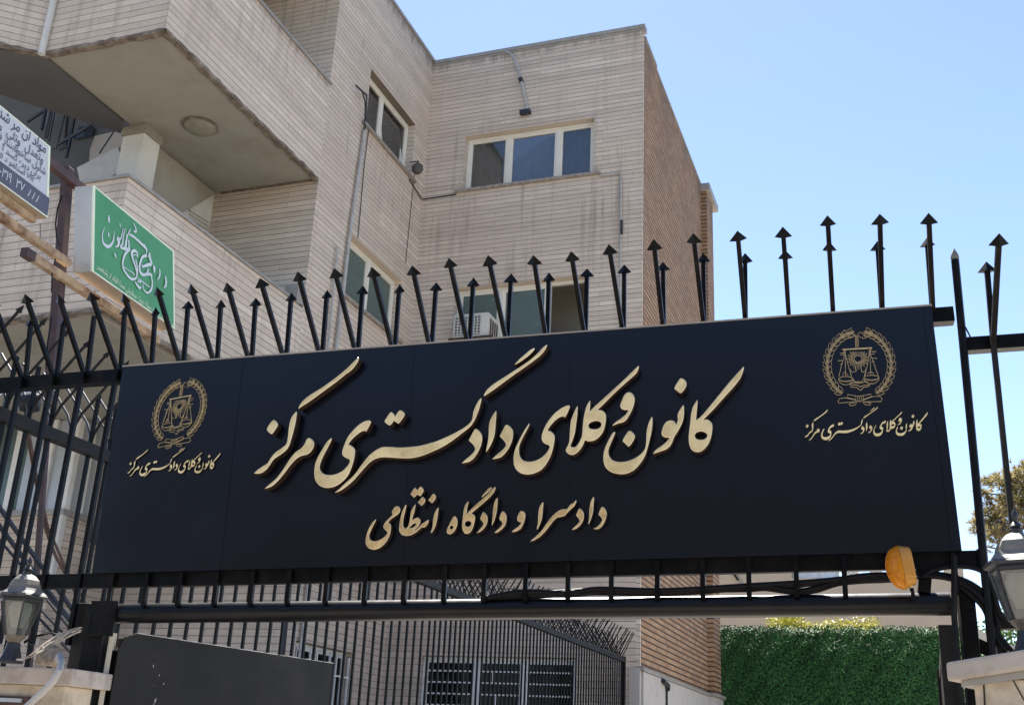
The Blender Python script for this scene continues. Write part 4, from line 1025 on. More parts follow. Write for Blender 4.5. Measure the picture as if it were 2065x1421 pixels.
EM += [([(470,500),(425,650),(385,820)], 4.4, False), ([(490,500),(530,650),(580,830)], 4.4, False), ([(482,500),(487,805)], 4.4, False),
       ([(840,480),(815,650),(775,820)], 4.4, False), ([(865,480),(925,650),(985,815)], 4.4, False), ([(855,480),(868,780)], 4.4, False),
       ([(440,800),(470,740),(530,800)], 4, False), ([(820,770),(865,740),(915,770)], 4, False)]
EM += [(arc_pts((490, 848), 105, 34, 0, 2 * math.pi, 26)[:-1], 4.2, True), (arc_pts((490, 850), 110, 88, 0, math.pi, 18), 4.2, False), (arc_pts((490, 850), 100, 42, 0, math.pi, 14), 3, False),
       (arc_pts((878, 828), 112, 34, 0, 2 * math.pi, 26)[:-1], 4.2, True), (arc_pts((878, 830), 116, 92, 0, math.pi, 18), 4.2, False), (arc_pts((878, 832), 104, 44, 0, math.pi, 14), 3, False)]
EM.append((arc_pts((675, 545), 60, 52, 0, 2 * math.pi, 24)[:-1], 6, True))
EM.append((arc_pts((675, 548), 72, 66, 0.2, math.pi - 0.2, 14), 4, False))
for k in range(34):
    a = 2 * math.pi * k / 34; r0, r1 = 78, 150 if k % 2 else 128
    if 0.35 < math.sin(a) and abs(math.cos(a)) < 0.42: r1 *= 1.3
    x1, y1 = 675 + r1 * 1.1 * math.cos(a), 545 + r1 * math.sin(a)
    if y1 < 440: y1 = 440
    EM.append(([(675 + r0 * math.cos(a), 545 + r0 * 0.92 * math.sin(a)), (x1, y1)], 4.0, False))
for y, x0, x1 in ((465,405,460),(490,410,455),(578,372,440),(628,405,440)): EM.append(([(x0, y), (x1, y - 6)], 4, False))
for y, x0, x1 in ((440,880,950),(475,880,925),(540,880,962),(590,880,930)): EM.append(([(x0, y), (x1, y - 3)], 4, False))
EM += [([(560,700),(572,735),(600,745),(636,742),(640,650)], 4, False), ([(790,690),(785,735),(750,745),(726,740),(722,650)], 4, False)]
EM += [([(560,745),(585,840),(625,895),(735,890),(765,830),(790,745)], 4.4, False), ([(600,850),(640,905),(745,905),(790,865)], 4, False), ([(540,935),(600,905),(700,915),(800,890),(850,925)], 4, False),
       ([(565,940),(560,965),(590,975),(650,975),(712,1025),(760,975),(830,965),(858,940),(760,945),(712,970),(660,940)], 5, True)]
EM += [([(520,1085),(640,1105),(640,1160),(505,1130)], 4, True), ([(870,1075),(755,1100),(760,1160),(880,1110)], 4, True), ([(640,1105),(640,1175),(700,1195),(760,1160),(755,1100),(700,1110)], 4.4, True),
       ([(670,1108),(668,1185)], 4, False), ([(700,1110),(700,1190)], 4, False), ([(730,1105),(733,1178)], 4, False),
       ([(640,1165),(480,1135),(400,1145),(370,1195),(385,1215),(640,1190)], 4.4, True), ([(760,1165),(900,1115),(1010,1110),(1040,1160),(1020,1190),(770,1195)], 4.4, True),
       ([(660,1190),(640,1240),(560,1255),(540,1230),(560,1215),(640,1205)], 4.4, True), ([(745,1190),(780,1235),(850,1245),(870,1220),(850,1205),(770,1195)], 4.4, True)]
def emblem(tr):
    b = MB()
    for pts, hw, closed in EM:
        P = [Vector(tr(p)) for p in pts]; hwv = hw / ES * 0.00178 * 1.0 * SC_E[0]
        n = len(P); Lp = []; Rp = []
        for i in range(n):
            a = P[i - 1] if (i > 0 or closed) else P[i]; c = P[(i + 1) % n] if (i < n - 1 or closed) else P[i]
            d = (c - a); d = d.normalized() if d.length > 1e-9 else Vector((1, 0))
            q = Vector((-d.y, d.x)) * hwv; Lp.append(P[i] + q); Rp.append(P[i] - q)
        for i in range(n if closed else n - 1):
            j = (i + 1) % n
            top = [g3(v.x, v.y, -0.0035) for v in (Lp[i], Rp[i], Rp[j], Lp[j])]
            bot = [g3(v.x, v.y, -0.0003) for v in (Lp[i], Rp[i], Rp[j], Lp[j])]
            b.face(top)
            b.face([top[0], top[3], bot[3], bot[0]]); b.face([top[1], bot[1], bot[2], top[2]])
    return b.build('emblem', M['goldline'], SIGN, recalc=False)
SC_E = [0.55]
emblem(lambda p: guw(p[0] / ES + E0[0], p[1] / ES + E0[1], -0.003))
SC_E = [0.50]
es = [guw(*p, -0.003) for p in ((1695, 672), (1758.3, 667.4), (1655.4, 742.3), (1809.8, 742.3), (1734.3, 817.8))]
ed = [guw(*p, -0.003) for p in ((344, 772), (391.3, 767.9), (303.2, 846.9), (416.7, 830), (349.5, 900))]
fe = affine(es, ed)
emblem(lambda p: fe(guw(p[0] / ES + E0[0], p[1] / ES + E0[1], -0.003)))

# ------------------------------------------------------------------ gate leaves standing open
b = MB()
tp = [hx(245, 1272, -3.02), hx(672, 1337, -3.02)]
zt = (tp[0].z + tp[1].z) / 2
y0, y1 = tp[0].y, tp[1].y
LEAF = thing('gate_leaf', 'dark sheet steel gate leaf swung inward at the left, under the cross pipe', 'gate leaf', (-3.03, y0, 0.1))
outl = [(-3.02, y0, 0.12), (-3.02, y1, 0.12), (-3.02, y1, tp[1].z), (-3.02, y0 + 0.10, tp[0].z + 0.004), (-3.02, y0 + 0.03, tp[0].z - 0.018), (-3.02, y0, tp[0].z - 0.07)]
b.prism(outl, (-0.004, 0, 0)); b.build('sheet', M['leafsheet'], LEAF)
b = MB()
b.box(-3.06, -3.0245, y0, y0 + 0.035, 0.1, tp[0].z - 0.075); b.box(-3.06, -3.0245, y1 - 0.035, y1, 0.1, tp[1].z - 0.03)
b.box(-3.06, -3.0245, y0 + 0.036, y1 - 0.036, tp[0].z - 0.06, tp[0].z - 0.025); b.box(-3.06, -3.0245, y0 + 0.036, y1 - 0.036, 0.12, 0.16)
b.build('frame', M['black'], LEAF)
b = MB()
n = 40; prev = None
for k in range(n):
    ya, yb = y0 + 0.10 + (y1 - y0 - 0.1) * k / n, y0 + 0.10 + (y1 - y0 - 0.1) * (k + 0.995) / n
    f = lambda y: tp[0].z + (tp[1].z - tp[0].z) * (y - y0) / (y1 - y0)
    h = random.uniform(0.001, 0.004)
    b.hexa([(-3.026, ya, f(ya) + 0.0005), (-3.018, ya, f(ya) + 0.0005), (-3.018, yb, f(yb) + 0.0005), (-3.026, yb, f(yb) + 0.0005), (-3.026, ya, f(ya) + h), (-3.018, ya, f(ya) + h), (-3.018, yb, f(yb) + h), (-3.026, yb, f(yb) + h)])
b.build('worn_edge', M['chip'], LEAF)
b = MB()
for k in range(9):
    y, z = random.gauss(y0 + 0.28, 0.02), random.uniform(1.74, 1.90); q = random.uniform(0.002, 0.012)
    b.face([(-3.0195, y, z), (-3.0195, y + 0.003, z), (-3.0195, y + 0.002, z + q), (-3.0195, y - 0.001, z + q)])
b.build('scratches', M['chip'], LEAF, recalc=False)
p = G(1893, 1259, 0.10)
LEAF2 = thing('gate_leaf', 'dark gate leaf at the right, open and seen edge on beside the hedge', 'gate leaf', (p.x + 0.03, p.y, 0.1))
xr, yr, zr = p.x, p.y, p.z
b = MB(); b.box(xr - 0.002, xr + 0.052, yr, yr + 0.04, 0.1, zr); b.box(xr - 0.002, xr + 0.052, yr + 1.65, yr + 1.69, 0.1, zr); b.box(xr + 0.008, xr + 0.042, yr + 0.041, yr + 1.649, zr - 0.045, zr - 0.002); b.box(xr + 0.008, xr + 0.042, yr + 0.041, yr + 1.649, 0.12, 0.17)
b.build('frame', M['black2'], LEAF2)
b = MB(); b.box(xr + 0.012, xr + 0.016, yr + 0.041, yr + 1.649, 0.171, zr - 0.046); b.build('sheet', M['leafsheet'], LEAF2)

# ------------------------------------------------------------------ courtyard fence running back to the front wall
XF = -4.0
FENCE = thing('courtyard_fence', 'dark steel bar fence with anti climb spikes running back to the front wall', 'fence', (XF, 9.8, 0))
ZR0, ZR1 = 2.985, 3.045
b = MB()
b.box(XF - 0.03, XF + 0.03, 3.55, 15.86, ZR0, ZR1); b.build('rail', M['black2'], FENCE, bevel=0.004)
b = MB(); b.box(XF - 0.03, XF + 0.03, 3.55, 15.86, 0.25, 0.30); b.build('rail', M['black'], FENCE)
b = MB(); b.box(XF - 0.032, XF + 0.032, 15.80, 15.87, 0, ZR1 + 0.02); b.build('end_post', M['black'], FENCE, bevel=0.004)
ysw = hx(862, 1262, XF).y
ys = []; y = hx(340, 1290, XF).y
while y > 3.6: y -= 0.150
while y < ysw: ys.append(y); y += 0.150
while y < 15.75: ys.append(y); y += 0.118
far_arm = MB()
for i, y in enumerate(ys):
    b = MB(); near = i < 11
    b.bar((XF, y, 0.30), (XF, y, ZR0), 0.0085, 0.0085, (1, 0, 0)); bo = b.build('bar', M['black'], FENCE)
    for sx in (1, -1):
        L = 0.36
        pts = [(XF + sx * 0.004, y, ZR1), (XF + sx * 0.012, y, ZR1 + 0.05), (XF + sx * 0.045, y, ZR1 + 0.115), (XF + sx * 0.26, y, ZR1 + 0.36)]
        if near:
            b = MB(); b.tube(pts, [0.0075, 0.0075, 0.0075, 0.0075], 6)
            so_ = b.build('spike', M['sunlit_arm'] if sx < 0 else M['black2'], FENCE, smooth=True)
            if sx == 1:
                d = (Vector(pts[3]) - Vector(pts[2])).normalized(); t = Vector(pts[3]) + d * 0.042; k = MB(); a = Vector((0, 1, 0)); c = d.cross(a); q = Vector(pts[3])
                ring = [q + a * 0.02, q + c * 0.02, q - a * 0.02, q - c * 0.02]
                for w in range(4): k.face([ring[w], ring[(w + 1) % 4], t])
                k.face(ring[::-1]); k.build('arrowhead', M['black2'], so_)
        else:
            j = random.uniform(-0.03, 0.03)
            far_arm.bar((XF + sx * 0.006, y, ZR1 - 0.002), (XF + sx * (0.20 + j), y + random.uniform(-0.03, 0.03), ZR1 + 0.33), 0.0055, 0.0055, (0, 1, 0))
    if near:
        b = MB(); b.bar((XF, y, ZR1), (XF, y, ZR1 + 0.27), 0.0085, 0.0085, (1, 0, 0)); b.build('spike', M['black'], FENCE)
    elif i % 2:
        far_arm.bar((XF, y + 0.02, ZR1 - 0.002), (XF + random.uniform(-.06, .06), y + random.uniform(-.09, .09), ZR1 + 0.26), 0.0045, 0.0045, (0, 1, 0))
tag(far_arm.build('spike_row', M['black'], FENCE), kind='stuff')
# spotlight head and a crumpled white awning behind the fence at the far left
p = hx(60, 812, XF - 0.05)
FL = thing('spotlight', 'small black oval spotlight head clamped on the courtyard fence rail', 'spotlight', (p.x, p.y, ZR1))
b = MB(); b.lathe(p, [(0.01, -0.055), (0.04, -0.045), (0.052, 0.0), (0.045, 0.045), (0.01, 0.055)], 14, axis=Vector((0.75, 0.5, 0.15))); b.build('head', M['lampblack'], FL, smooth=True)
b = MB(); b.bar((p.x, p.y, ZR1), (p.x, p.y, p.z - 0.02), 0.012); b.bar((p.x, p.y, p.z), (p.x + 0.10, p.y + 0.05, p.z + 0.1), 0.008); b.build('bracket', M['lampblack'], FL)
AW = thing('awning', 'crumpled white plastic awning above the bay at the far left', 'awning', (-5.3, 5.4, 3.5))
b = MB(); n = 12
topl = [(-20, 776), (14, 781), (40, 784), (58, 788), (76, 796)]; botl = [(-20, 812), (14, 788), (34, 806), (50, 819), (68, 824)]
for i in range(4):
    for k in range(4):
        f = lambda L, t: (L[i][0] + (L[i + 1][0] - L[i][0]) * t, L[i][1] + (L[i + 1][1] - L[i][1]) * t)
        u0, u1 = k / 4, (k + 1) / 4
        a0, a1, c0, c1 = f(topl, u0), f(topl, u1), f(botl, u0), f(botl, u1)
        dz = lambda s: 5.3 + 0.05 * math.sin((i * 4 + s * 4) * 1.9)
        b.face([hx(*a0, -dz(u0)), hx(*a1, -dz(u1)), hx(*c1, -dz(u1) + 0.30), hx(*c0, -dz(u0) + 0.30)])
b.build('sheet', M['thinwhite'], AW)
b = MB()
b.bar(hx(14, 792, -5.2), hx(6, 860, -5.2), 0.012); b.bar(hx(-20, 790, -5.32), hx(70, 802, -5.32), 0.010)
b.build('support', M['lampblack'], AW)
# handrail rods and cables slanting down behind the fence
b = MB()
for (p0, p1) in (((-10, 1010), (160, 1248)), ((-10, 1048), (150, 1262)), ((-10, 1078), (144, 1256)), ((70, 1215), (150, 1300)), ((60, 1225), (145, 1318)), ((80, 1190), (158, 1288))):
    b.bar(hx(*p0, -5.2), hx(*p1, -5.0), 0.010 if p0[1] in (1010, 1048) else 0.006)
tag(b.build('stair_handrail', M['lampblack']), 'slanting black handrail rods behind the left pillar lantern', 'handrail')
b = MB()
b.tube([hx(54, 868, -5.6), hx(70, 960, -5.6), hx(90, 1060, -5.6), hx(112, 1120, -5.6), hx(150, 1190, -5.6), hx(170, 1232, -5.6)], 0.011, 6)
b.tube([hx(58, 868, -5.58), hx(74, 960, -5.58), hx(96, 1060, -5.58), hx(130, 1140, -5.58), hx(176, 1222, -5.58)], 0.009, 6)
tag(b.build('sagging_cable', M['rustdark'], smooth=True), 'pair of brown cables sagging from the bay window down behind the fence', 'cable')

# ------------------------------------------------------------------ fence section right of the gate
RF = thing('street_fence', 'black street fence section at the right edge with tall poles and arrow spikes', 'fence', (0.4, 4.0, 0))
b = MB(); rr0, rr1 = G(1948, 680, 0.05), G(2200, 662, 0.05)
b.obox(rr0 - Vector((0, 0, 0.05)), rr1 - rr0, GN * 0.05, Vector((0, 0, 0.052))); b.build('rail', M['black'], RF, bevel=0.003)
b = MB(); rr0, rr1 = G(1995, 1238, 0.05), G(2200, 1228, 0.05)
b.obox(rr0 - Vector((0, 0, 0.048)), rr1 - rr0, GN * 0.05, Vector((0, 0, 0.05))); b.build('rail', M['black2'], RF)
b = MB(); p0, p1 = G(1926, 524, 0.02), G(2003, 1330, 0.02)
b.tube([Vector((p1.x, p1.y, p1.z - 0.3)), p1, p0], 0.014, 8); po = b.build('pole', M['black'], RF, smooth=True)
d = (p0 - p1).normalized(); k = MB(); k.lathe(p0 - d * 0.005, [(0.010, 0), (0.0155, 0.012), (0.013, 0.026), (0.004, 0.045), (0.001, 0.052)], 10, axis=d); k.build('spear_tip', M['lampgrey'], po, smooth=True)
k = MB(); k.tube([G(1941, 655, 0.0), G(1947, 660, 0.0), G(1953, 672, 0.01), G(1957, 680, 0.03)], 0.003, 5); k.build('tie_wire', M['cable'], po)
bp = G(2003, 690, 0.03)
b = MB(); p1 = G(2036, 1050, 0.03); b.bar(bp, Vector((p1.x, p1.y, 1.5)), V, V, GU); b.build('bar', M['black2'], RF)
p1 = G(2012, 1330, 0.06); p0 = G(2008, 1245, 0.06); b = MB(); b.bar(p0, Vector((p1.x, p1.y, p1.z - .2)), V * 1.2, V, GU); b.build('bar', M['black2'], RF)
spike(bp, free(bp, DB, 1989, 527), 0.033, 0.040, V, RF)
spike(bp, free(bp, DF, 2015, 470), 0.034, 0.042, V, RF)
b = MB(); b.bar(G(1956, 1284, 0.30), G(2060, 1332, 0.20), 0.02, 0.03); b.build('strut', M['black2'], RF)
p2 = G(2120, 680, 0.03); b = MB(); b.bar(p2, Vector((p2.x, p2.y, 1.6)), V, V, GU); b.build('bar', M['black2'], RF)

# ------------------------------------------------------------------ pillars with lanterns
def lantern(label, base, s, rot):
    base = Vector(base)
    o = thing('pillar_lantern', label, 'lantern', base, 'lanterns on the gate pillars')
    b = MB(); b.lathe(base, [(0.056 * s, 0.0), (0.056 * s, 0.010 * s), (0.046 * s, 0.022 * s), (0.033 * s, 0.060 * s), (0.030 * s, 0.082 * s)], 6, rot); b.build('foot', M['lampblack'], o)
    b = MB(); b.lathe(base, [(0.026 * s, 0.0825 * s), (0.030 * s, 0.09 * s), (0.044 * s, 0.103 * s), (0.048 * s, 0.112 * s)], 6, rot); b.build('neck', mat('scuffed_neck', (0.16, 0.13, 0.10), 0.6, var=0.4, vscale=40), o)
    zb, zt, rb, rt_ = 0.113 * s, 0.262 * s, 0.047 * s, 0.089 * s
    g = MB(); rad = [(rb, zb), (rb * 1.36, zb + (zt - zb) * .36), (rb * 1.66, zb + (zt - zb) * .7), (rt_, zt)]
    g.lathe(base, rad, 6, rot, caps=False); gl = g.build('glass', M['lglass'], o)
    f = MB()
    for k in range(6):
        t = 2 * math.pi * k / 6 + rot; c, s_ = math.cos(t), math.sin(t)
        f.tube([base + Vector((c * r * 1.01, s_ * r * 1.01, z)) for r, z in rad], 0.0052 * s, 4)
    f.lathe(base, [(rt_ * 0.98, zt - 0.012 * s), (rt_ * 1.03, zt - 0.010 * s), (rt_ * 1.04, zt)], 6, rot, caps=False)
    f.build('glazing_bars', M['lampblack'], o)
    b = MB(); b.lathe(base, [(0.088 * s, zt), (0.108 * s, zt + 0.006 * s), (0.110 * s, zt + 0.014 * s), (0.104 * s, zt + 0.020 * s)], 6, rot); b.build('rim', M['lampblack'], o)
    b = MB(); b.lathe(base, [(0.105 * s, zt + 0.0205 * s), (0.086 * s, zt + 0.034 * s), (0.072 * s, zt + 0.052 * s), (0.070 * s, zt + 0.062 * s), (0.060 * s, zt + 0.082 * s), (0.042 * s, zt + 0.100 * s), (0.018 * s, zt + 0.110 * s)], 6, rot); b.build('cap', M['lamptop'], o, bevel=0.002)
    z = zt + 0.108 * s
    b = MB(); b.lathe(base, [(0.018 * s, z), (0.019 * s, z + 0.012 * s), (0.013 * s, z + 0.018 * s), (0.019 * s, z + 0.022 * s), (0.012 * s, z + 0.033 * s), (0.006 * s, z + 0.038 * s), (0.011 * s, z + 0.052 * s), (0.009 * s, z + 0.062 * s), (0.001, z + 0.078 * s)], 12); b.build('finial', M['lampblack'], o, smooth=True)
    b = MB(); b.lathe(base, [(0.022 * s, zb + 0.03 * s), (0.030 * s, zb + 0.05 * s), (0.044 * s, zb + 0.088 * s), (0.048 * s, zb + 0.112 * s), (0.040 * s, zb + 0.135 * s), (0.018 * s, zb + 0.146 * s)], 16); b.build('bulb', M['bulb'], o, smooth=True)
    b = MB(); b.lathe(base, [(0.026 * s, zb - 0.003 * s), (0.026 * s, zb + 0.03 * s)], 12); b.build('lamp_holder', M['bulbcap'], o)
    return o
# left pillar
LP = dep(20, 1336, 4.02); zl = LP.z
lantern('black six sided lantern with a pale dusty cap, whole in view on the left pillar', LP, 0.86, R(18))
PL = thing('stone_pillar', 'cream stone gate pillar under the left lantern, with a letter box in its face', 'pillar', (LP.x, LP.y, 0))
cr = hz(147, 1347, zl)                       # near right corner of the cap
cw, cdp = 0.52, 0.46
O = Vector((cr.x, cr.y, 0)) - GH * cw
b = MB(); b.obox(O + Vector((0, 0, zl - 0.062)), GH * cw, GN * cdp, Vector((0, 0, 0.062))); b.build('cap', M['capstone'], PL, bevel=0.006)
b = MB(); b.obox(O + GH * 0.03 + GN * 0.03, GH * (cw - 0.07), GN * (cdp - 0.06), Vector((0, 0, zl - 0.0625))); b.build('body', M['pillar'], PL, bevel=0.004)
b = MB(); b.obox(O + GH * 0.05 + GN * 0.012 + Vector((0, 0, zl - 0.45)), GH * 0.29, GN * 0.017, Vector((0, 0, 0.345)))
bx_ = b.build('letter_box', M['rustdark'], PL)
b = MB(); q = hit(0, 1390, GN, O + GN * 0.0); b.obox(O + GH * 0.05 + GN * 0.001 + Vector((0, 0, zl - 0.128)), GH * 0.27, GN * 0.010, Vector((0, 0, 0.014))); b.build('flap', M['alu'], bx_)
b = MB(); b.obox(O + GH * 0.05 + GN * 0.004 + Vector((0, 0, zl - 0.40)), GH * 0.262, GN * 0.007, Vector((0, 0, 0.25))); b.build('door', M['black2'], bx_)
# second lower block beside it
q = G(170, 1350, 0.10)
b = MB(); b.obox(Vector((q.x - 0.02, q.y - 0.01, 0)), GH * 0.125, GN * 0.18, Vector((0, 0, zl - 0.03))); 
tag(b.build('stone_block', M['pillar'], bevel=0.006), 'small cream stone block between the black gate post and the cream post', 'stone block')
# conduit elbow over the cap and the lump it comes from
b = MB()
cpts = [dep(112, 1332, 4.05), dep(120, 1322, 3.93), dep(124, 1335, 3.84), dep(119, 1352, 3.80), dep(106, 1374, 3.79), dep(88, 1392, 3.79), dep(60, 1418, 3.79), dep(40, 1436, 3.79)]
b.tube(cpts, 0.0115, 12)
tag(b.build('conduit', M['conduit'], smooth=True), 'grey plastic conduit elbow bending over the edge of the left pillar cap', 'conduit')
b = MB(); c = dep(101, 1322, 4.06)
b.lathe(Vector((c.x, c.y, zl)), [(0.045, 0.0), (0.048, 0.02), (0.038, 0.05), (0.022, 0.068), (0.004, 0.075)], 14)
for i, v in enumerate(b.v): b.v[i] = tuple(Vector(v) + Vector((random.uniform(-1, 1), random.uniform(-1, 1), random.uniform(-.5, .5))) * 0.004)
tag(b.build('foam_lump', M['foam'], smooth=True), 'rough brown lump of sealing foam on the left pillar cap beside the lantern', 'foam lump')
b = MB()
for k in range(13):
    e = dep(random.uniform(52, 92), random.uniform(1312, 1334), random.uniform(3.99, 4.05)); mpt = dep(random.uniform(80, 125), random.uniform(1272, 1305), 4.08); s0 = dep(random.uniform(150, 166), random.uniform(1262, 1274), 4.22)
    pts = []
    for t in range(9):
        t /= 8; pts.append(s0 * (1 - t) ** 2 + mpt * 2 * t * (1 - t) + e * t * t)
    b.tube(pts, 0.0016, 4)
tag(b.build('frayed_wires', M['wire']), 'bundle of frayed pale wires hanging from the left gate post onto the pillar', 'wires')
b = MB()
b.tube([dep(48, 1296, 4.1), dep(70, 1284, 4.12), dep(100, 1276, 4.15), dep(130, 1280, 4.2), dep(150, 1272, 4.25)], 0.003, 5)
b.tube([dep(48, 1293, 4.1), dep(74, 1281, 4.12), dep(104, 1275, 4.15), dep(134, 1285, 4.2)], 0.003, 5)
tag(b.build('black_wires', M['cable']), 'two thin black wires looping from the left lantern to the gate post', 'wires')
# right pillar, turned a little
RP = dep(2079, 1330, 3.02); zr_ = RP.z
lantern('black six sided lantern cut off by the right edge, on the right pillar', RP, 0.935, R(40))
PR = thing('stone_pillar', 'cream stone gate pillar with a weathered cap at the right edge', 'pillar', (RP.x, RP.y, 0))
ra = R(-24); RH = Vector((math.cos(ra), math.sin(ra), 0)); RN = Vector((-math.sin(ra), math.cos(ra), 0))
c0 = dep(1906, 1334, 2.98); zr2 = c0.z
RU = RH * 0.99 + Vector((0, 0, 0.13))
O = Vector((c0.x, c0.y, 0))
b = MB(); b.obox(O + Vector((0, 0, zr2 - 0.050)), RU * 0.55, RN * 0.42, Vector((0, 0, 0.050))); b.build('cap', M['capstone'], PR, bevel=0.009)
b = MB(); b.obox(O + RH * 0.055 + RN * 0.04, RH * 0.44, RN * 0.34, Vector((0, 0, zr2 - 0.045))); b.build('body', M['pillar'], PR, bevel=0.004)
b = MB(); b.obox(O + RH * 0.03 + RN * 0.02 + Vector((0, 0, zr2 - 0.063)), RU * 0.49, RN * 0.38, Vector((0, 0, 0.016))); b.build('bed_course', M['grey'], PR)
# cracks and veins: the stone's facing joint
b = MB()
def onp(px, py): return hit(px, py, RN, O + RN * 0.038)
b.tube([onp(2040, 1364), onp(2046, 1376), onp(2058, 1398), onp(2066, 1412)], 0.0016, 4); b.tube([onp(1983, 1362), onp(1986, 1425)], 0.002, 4)
b.build('crack', M['joint'], PR)

# ------------------------------------------------------------------ amber warning lamp
AM = thing('warning_lamp', 'amber plastic warning lamp fixed under the right end of the sign', 'warning lamp', G(1826, 1200, 0.0))
c = G(1817, 1144, -0.02)
ax = (GH * 0.995 + GN * 0.02).normalized()       # back of the housing faces right
up = (Vector((0, 0, 1)) - GH * 0.12).normalized(); ax = (ax - up * ax.dot(up)).normalized(); sd_ = up.cross(ax).normalized()
def amb(a, s, u): return c + ax * a + sd_ * s + up * u
b = MB()
ring = lambda a, r0, r1, n=36: [amb(a, r0 * math.cos(2 * math.pi * k / n), r1 * math.sin(2 * math.pi * k / n)) for k in range(n)]
sg = lambda v, e: math.copysign(abs(v) ** e, v)
sring = lambda a, r0, r1, e=0.55, n=36: [amb(a, r0 * sg(math.cos(2 * math.pi * k / n), e), r1 * sg(math.sin(2 * math.pi * k / n), e)) for k in range(n)]
prof = [(-0.046 * math.sin(t * math.pi / 18), 0.056 * math.cos(t * math.pi / 18) + 0.0005, 0.072 * math.cos(t * math.pi / 18) + 0.0005) for t in range(10)]
rs_ = [ring(*q) for q in prof]
for i in range(9):
    for k in range(36): b.face([rs_[i][k], rs_[i][(k + 1) % 36], rs_[i + 1][(k + 1) % 36], rs_[i + 1][k]])
b.face(rs_[-1])
lens = b.build('lens', M['amberlens'], AM, smooth=True)
b = MB()
for sgn, off in ((1, 0.0), (1, -0.45), (1, 0.45)):
    pts = []
    for k in range(11):
        t = -1 + 2 * k / 10; sv, uv = 0.056 * off * 1.5, 0.064 * t * (1 - abs(off) * 0.35)
        a = -0.047 * math.sqrt(max(0, 1 - (sv / 0.056) ** 2 - (uv / 0.072) ** 2))
        pts.append(amb(a, sv, uv))
    b.tube(pts, 0.0028, 6)
for zz in (-0.022, 0.026):
    pts = []
    for k in range(9):
        t = -1 + 2 * k / 8; sv = 0.050 * t; pts.append(amb(-0.047 * math.sqrt(max(0, 1 - (sv / 0.056) ** 2 - (zz / 0.072) ** 2)), sv, zz))
    b.tube(pts, 0.0028, 6)
b.build('lens_ribs', M['amberdark'], lens, smooth=True)
b = MB(); n = 36
f0 = sring(0.001, 0.055, 0.073, 0.8); f1 = sring(0.033, 0.050, 0.062, 0.5); f2 = sring(0.037, 0.046, 0.058, 0.5)
for A_, B_ in ((f0, f1), (f1, f2)):
    for k in range(n): b.face([A_[k], A_[(k + 1) % n], B_[(k + 1) % n], B_[k]])
b.face(f2); b.face(f0[::-1])
b.build('housing', M['amber'], AM, smooth=True)
b = MB(); b.bar(amb(0.02, 0, -0.07), amb(0.02, 0.0, -0.105), 0.006); b.bar(amb(0.03, 0, -0.02), G(1862, 1160, 0.03), 0.008); b.build('bracket', M['black'], AM)

# ------------------------------------------------------------------ cable bundle over the pipe
def cabl(pts, r, n): return [G(x, y, n) for x, y in pts]
b = MB()
runs = [
 [(985, 1204), (1040, 1194), (1090, 1193), (1147, 1196), (1190, 1188), (1234, 1187), (1326, 1190), (1417, 1186), (1509, 1180), (1580, 1176), (1640, 1172), (1700, 1166), (1740, 1160), (1790, 1158), (1850, 1160), (1900, 1163), (1940, 1175), (1975, 1200), (1992, 1226), (2002, 1265)],
 [(975, 1206), (1040, 1199), (1100, 1199), (1147, 1199), (1200, 1194), (1234, 1192), (1326, 1195), (1417, 1191), (1509, 1183), (1560, 1178), (1604, 1180), (1660, 1172), (1701, 1168), (1745, 1163), (1790, 1162), (1850, 1157), (1900, 1158), (1950, 1172), (1985, 1196), (2003, 1222), (2014, 1262)],
 [(970, 1207), (1050, 1202), (1110, 1200), (1147, 1194), (1234, 1195), (1326, 1197), (1400, 1193), (1509, 1185), (1550, 1183), (1604, 1190), (1640, 1186), (1701, 1170), (1760, 1168), (1820, 1166), (1870, 1160), (1930, 1166), (1972, 1190), (1990, 1215)],
 [(1010, 1204), (1070, 1198), (1147, 1192), (1234, 1189), (1326, 1192), (1417, 1189), (1509, 1188), (1545, 1186), (1604, 1194), (1645, 1190), (1690, 1176), (1740, 1171), (1800, 1168), (1860, 1157), (1910, 1160), (1960, 1180), (1996, 1216), (2012, 1240)],
 [(1862, 1160), (1880, 1150), (1905, 1143), (1935, 1140), (1970, 1146), (1990, 1160), (2004, 1195), (2014, 1232), (2030, 1250), (2050, 1262)],
 [(1935, 1180), (1965, 1205), (1985, 1228), (1998, 1260), (2012, 1290), (2032, 1312)],
 [(1945, 1175), (1975, 1208), (1996, 1250), (2022, 1290), (2046, 1318)],
]
for i, rn in enumerate(runs):
    P = [Vector((x, y)) for x, y in rn]; pts = []
    for j in range(len(P) - 1):
        p0, p1, p2, p3 = P[max(j - 1, 0)], P[j], P[j + 1], P[min(j + 2, len(P) - 1)]
        for s in range(4):
            t = s / 4; q = 0.5 * ((2 * p1) + (p2 - p0) * t + (2 * p0 - 5 * p1 + 4 * p2 - p3) * t * t + (3 * p1 - p0 - 3 * p2 + p3) * t ** 3)
            pts.append(G(q.x, q.y, 0.022 + 0.006 * (i % 4)))
    pts.append(G(P[-1].x, P[-1].y, 0.022 + 0.006 * (i % 4)))
    b.tube(pts, 0.0092 if i < 5 else 0.0085, 8)
tag(b.build('cable_bundle', M['cable'], smooth=True), 'sagging bundle of thick black cables along the gap under the sign', 'cables')

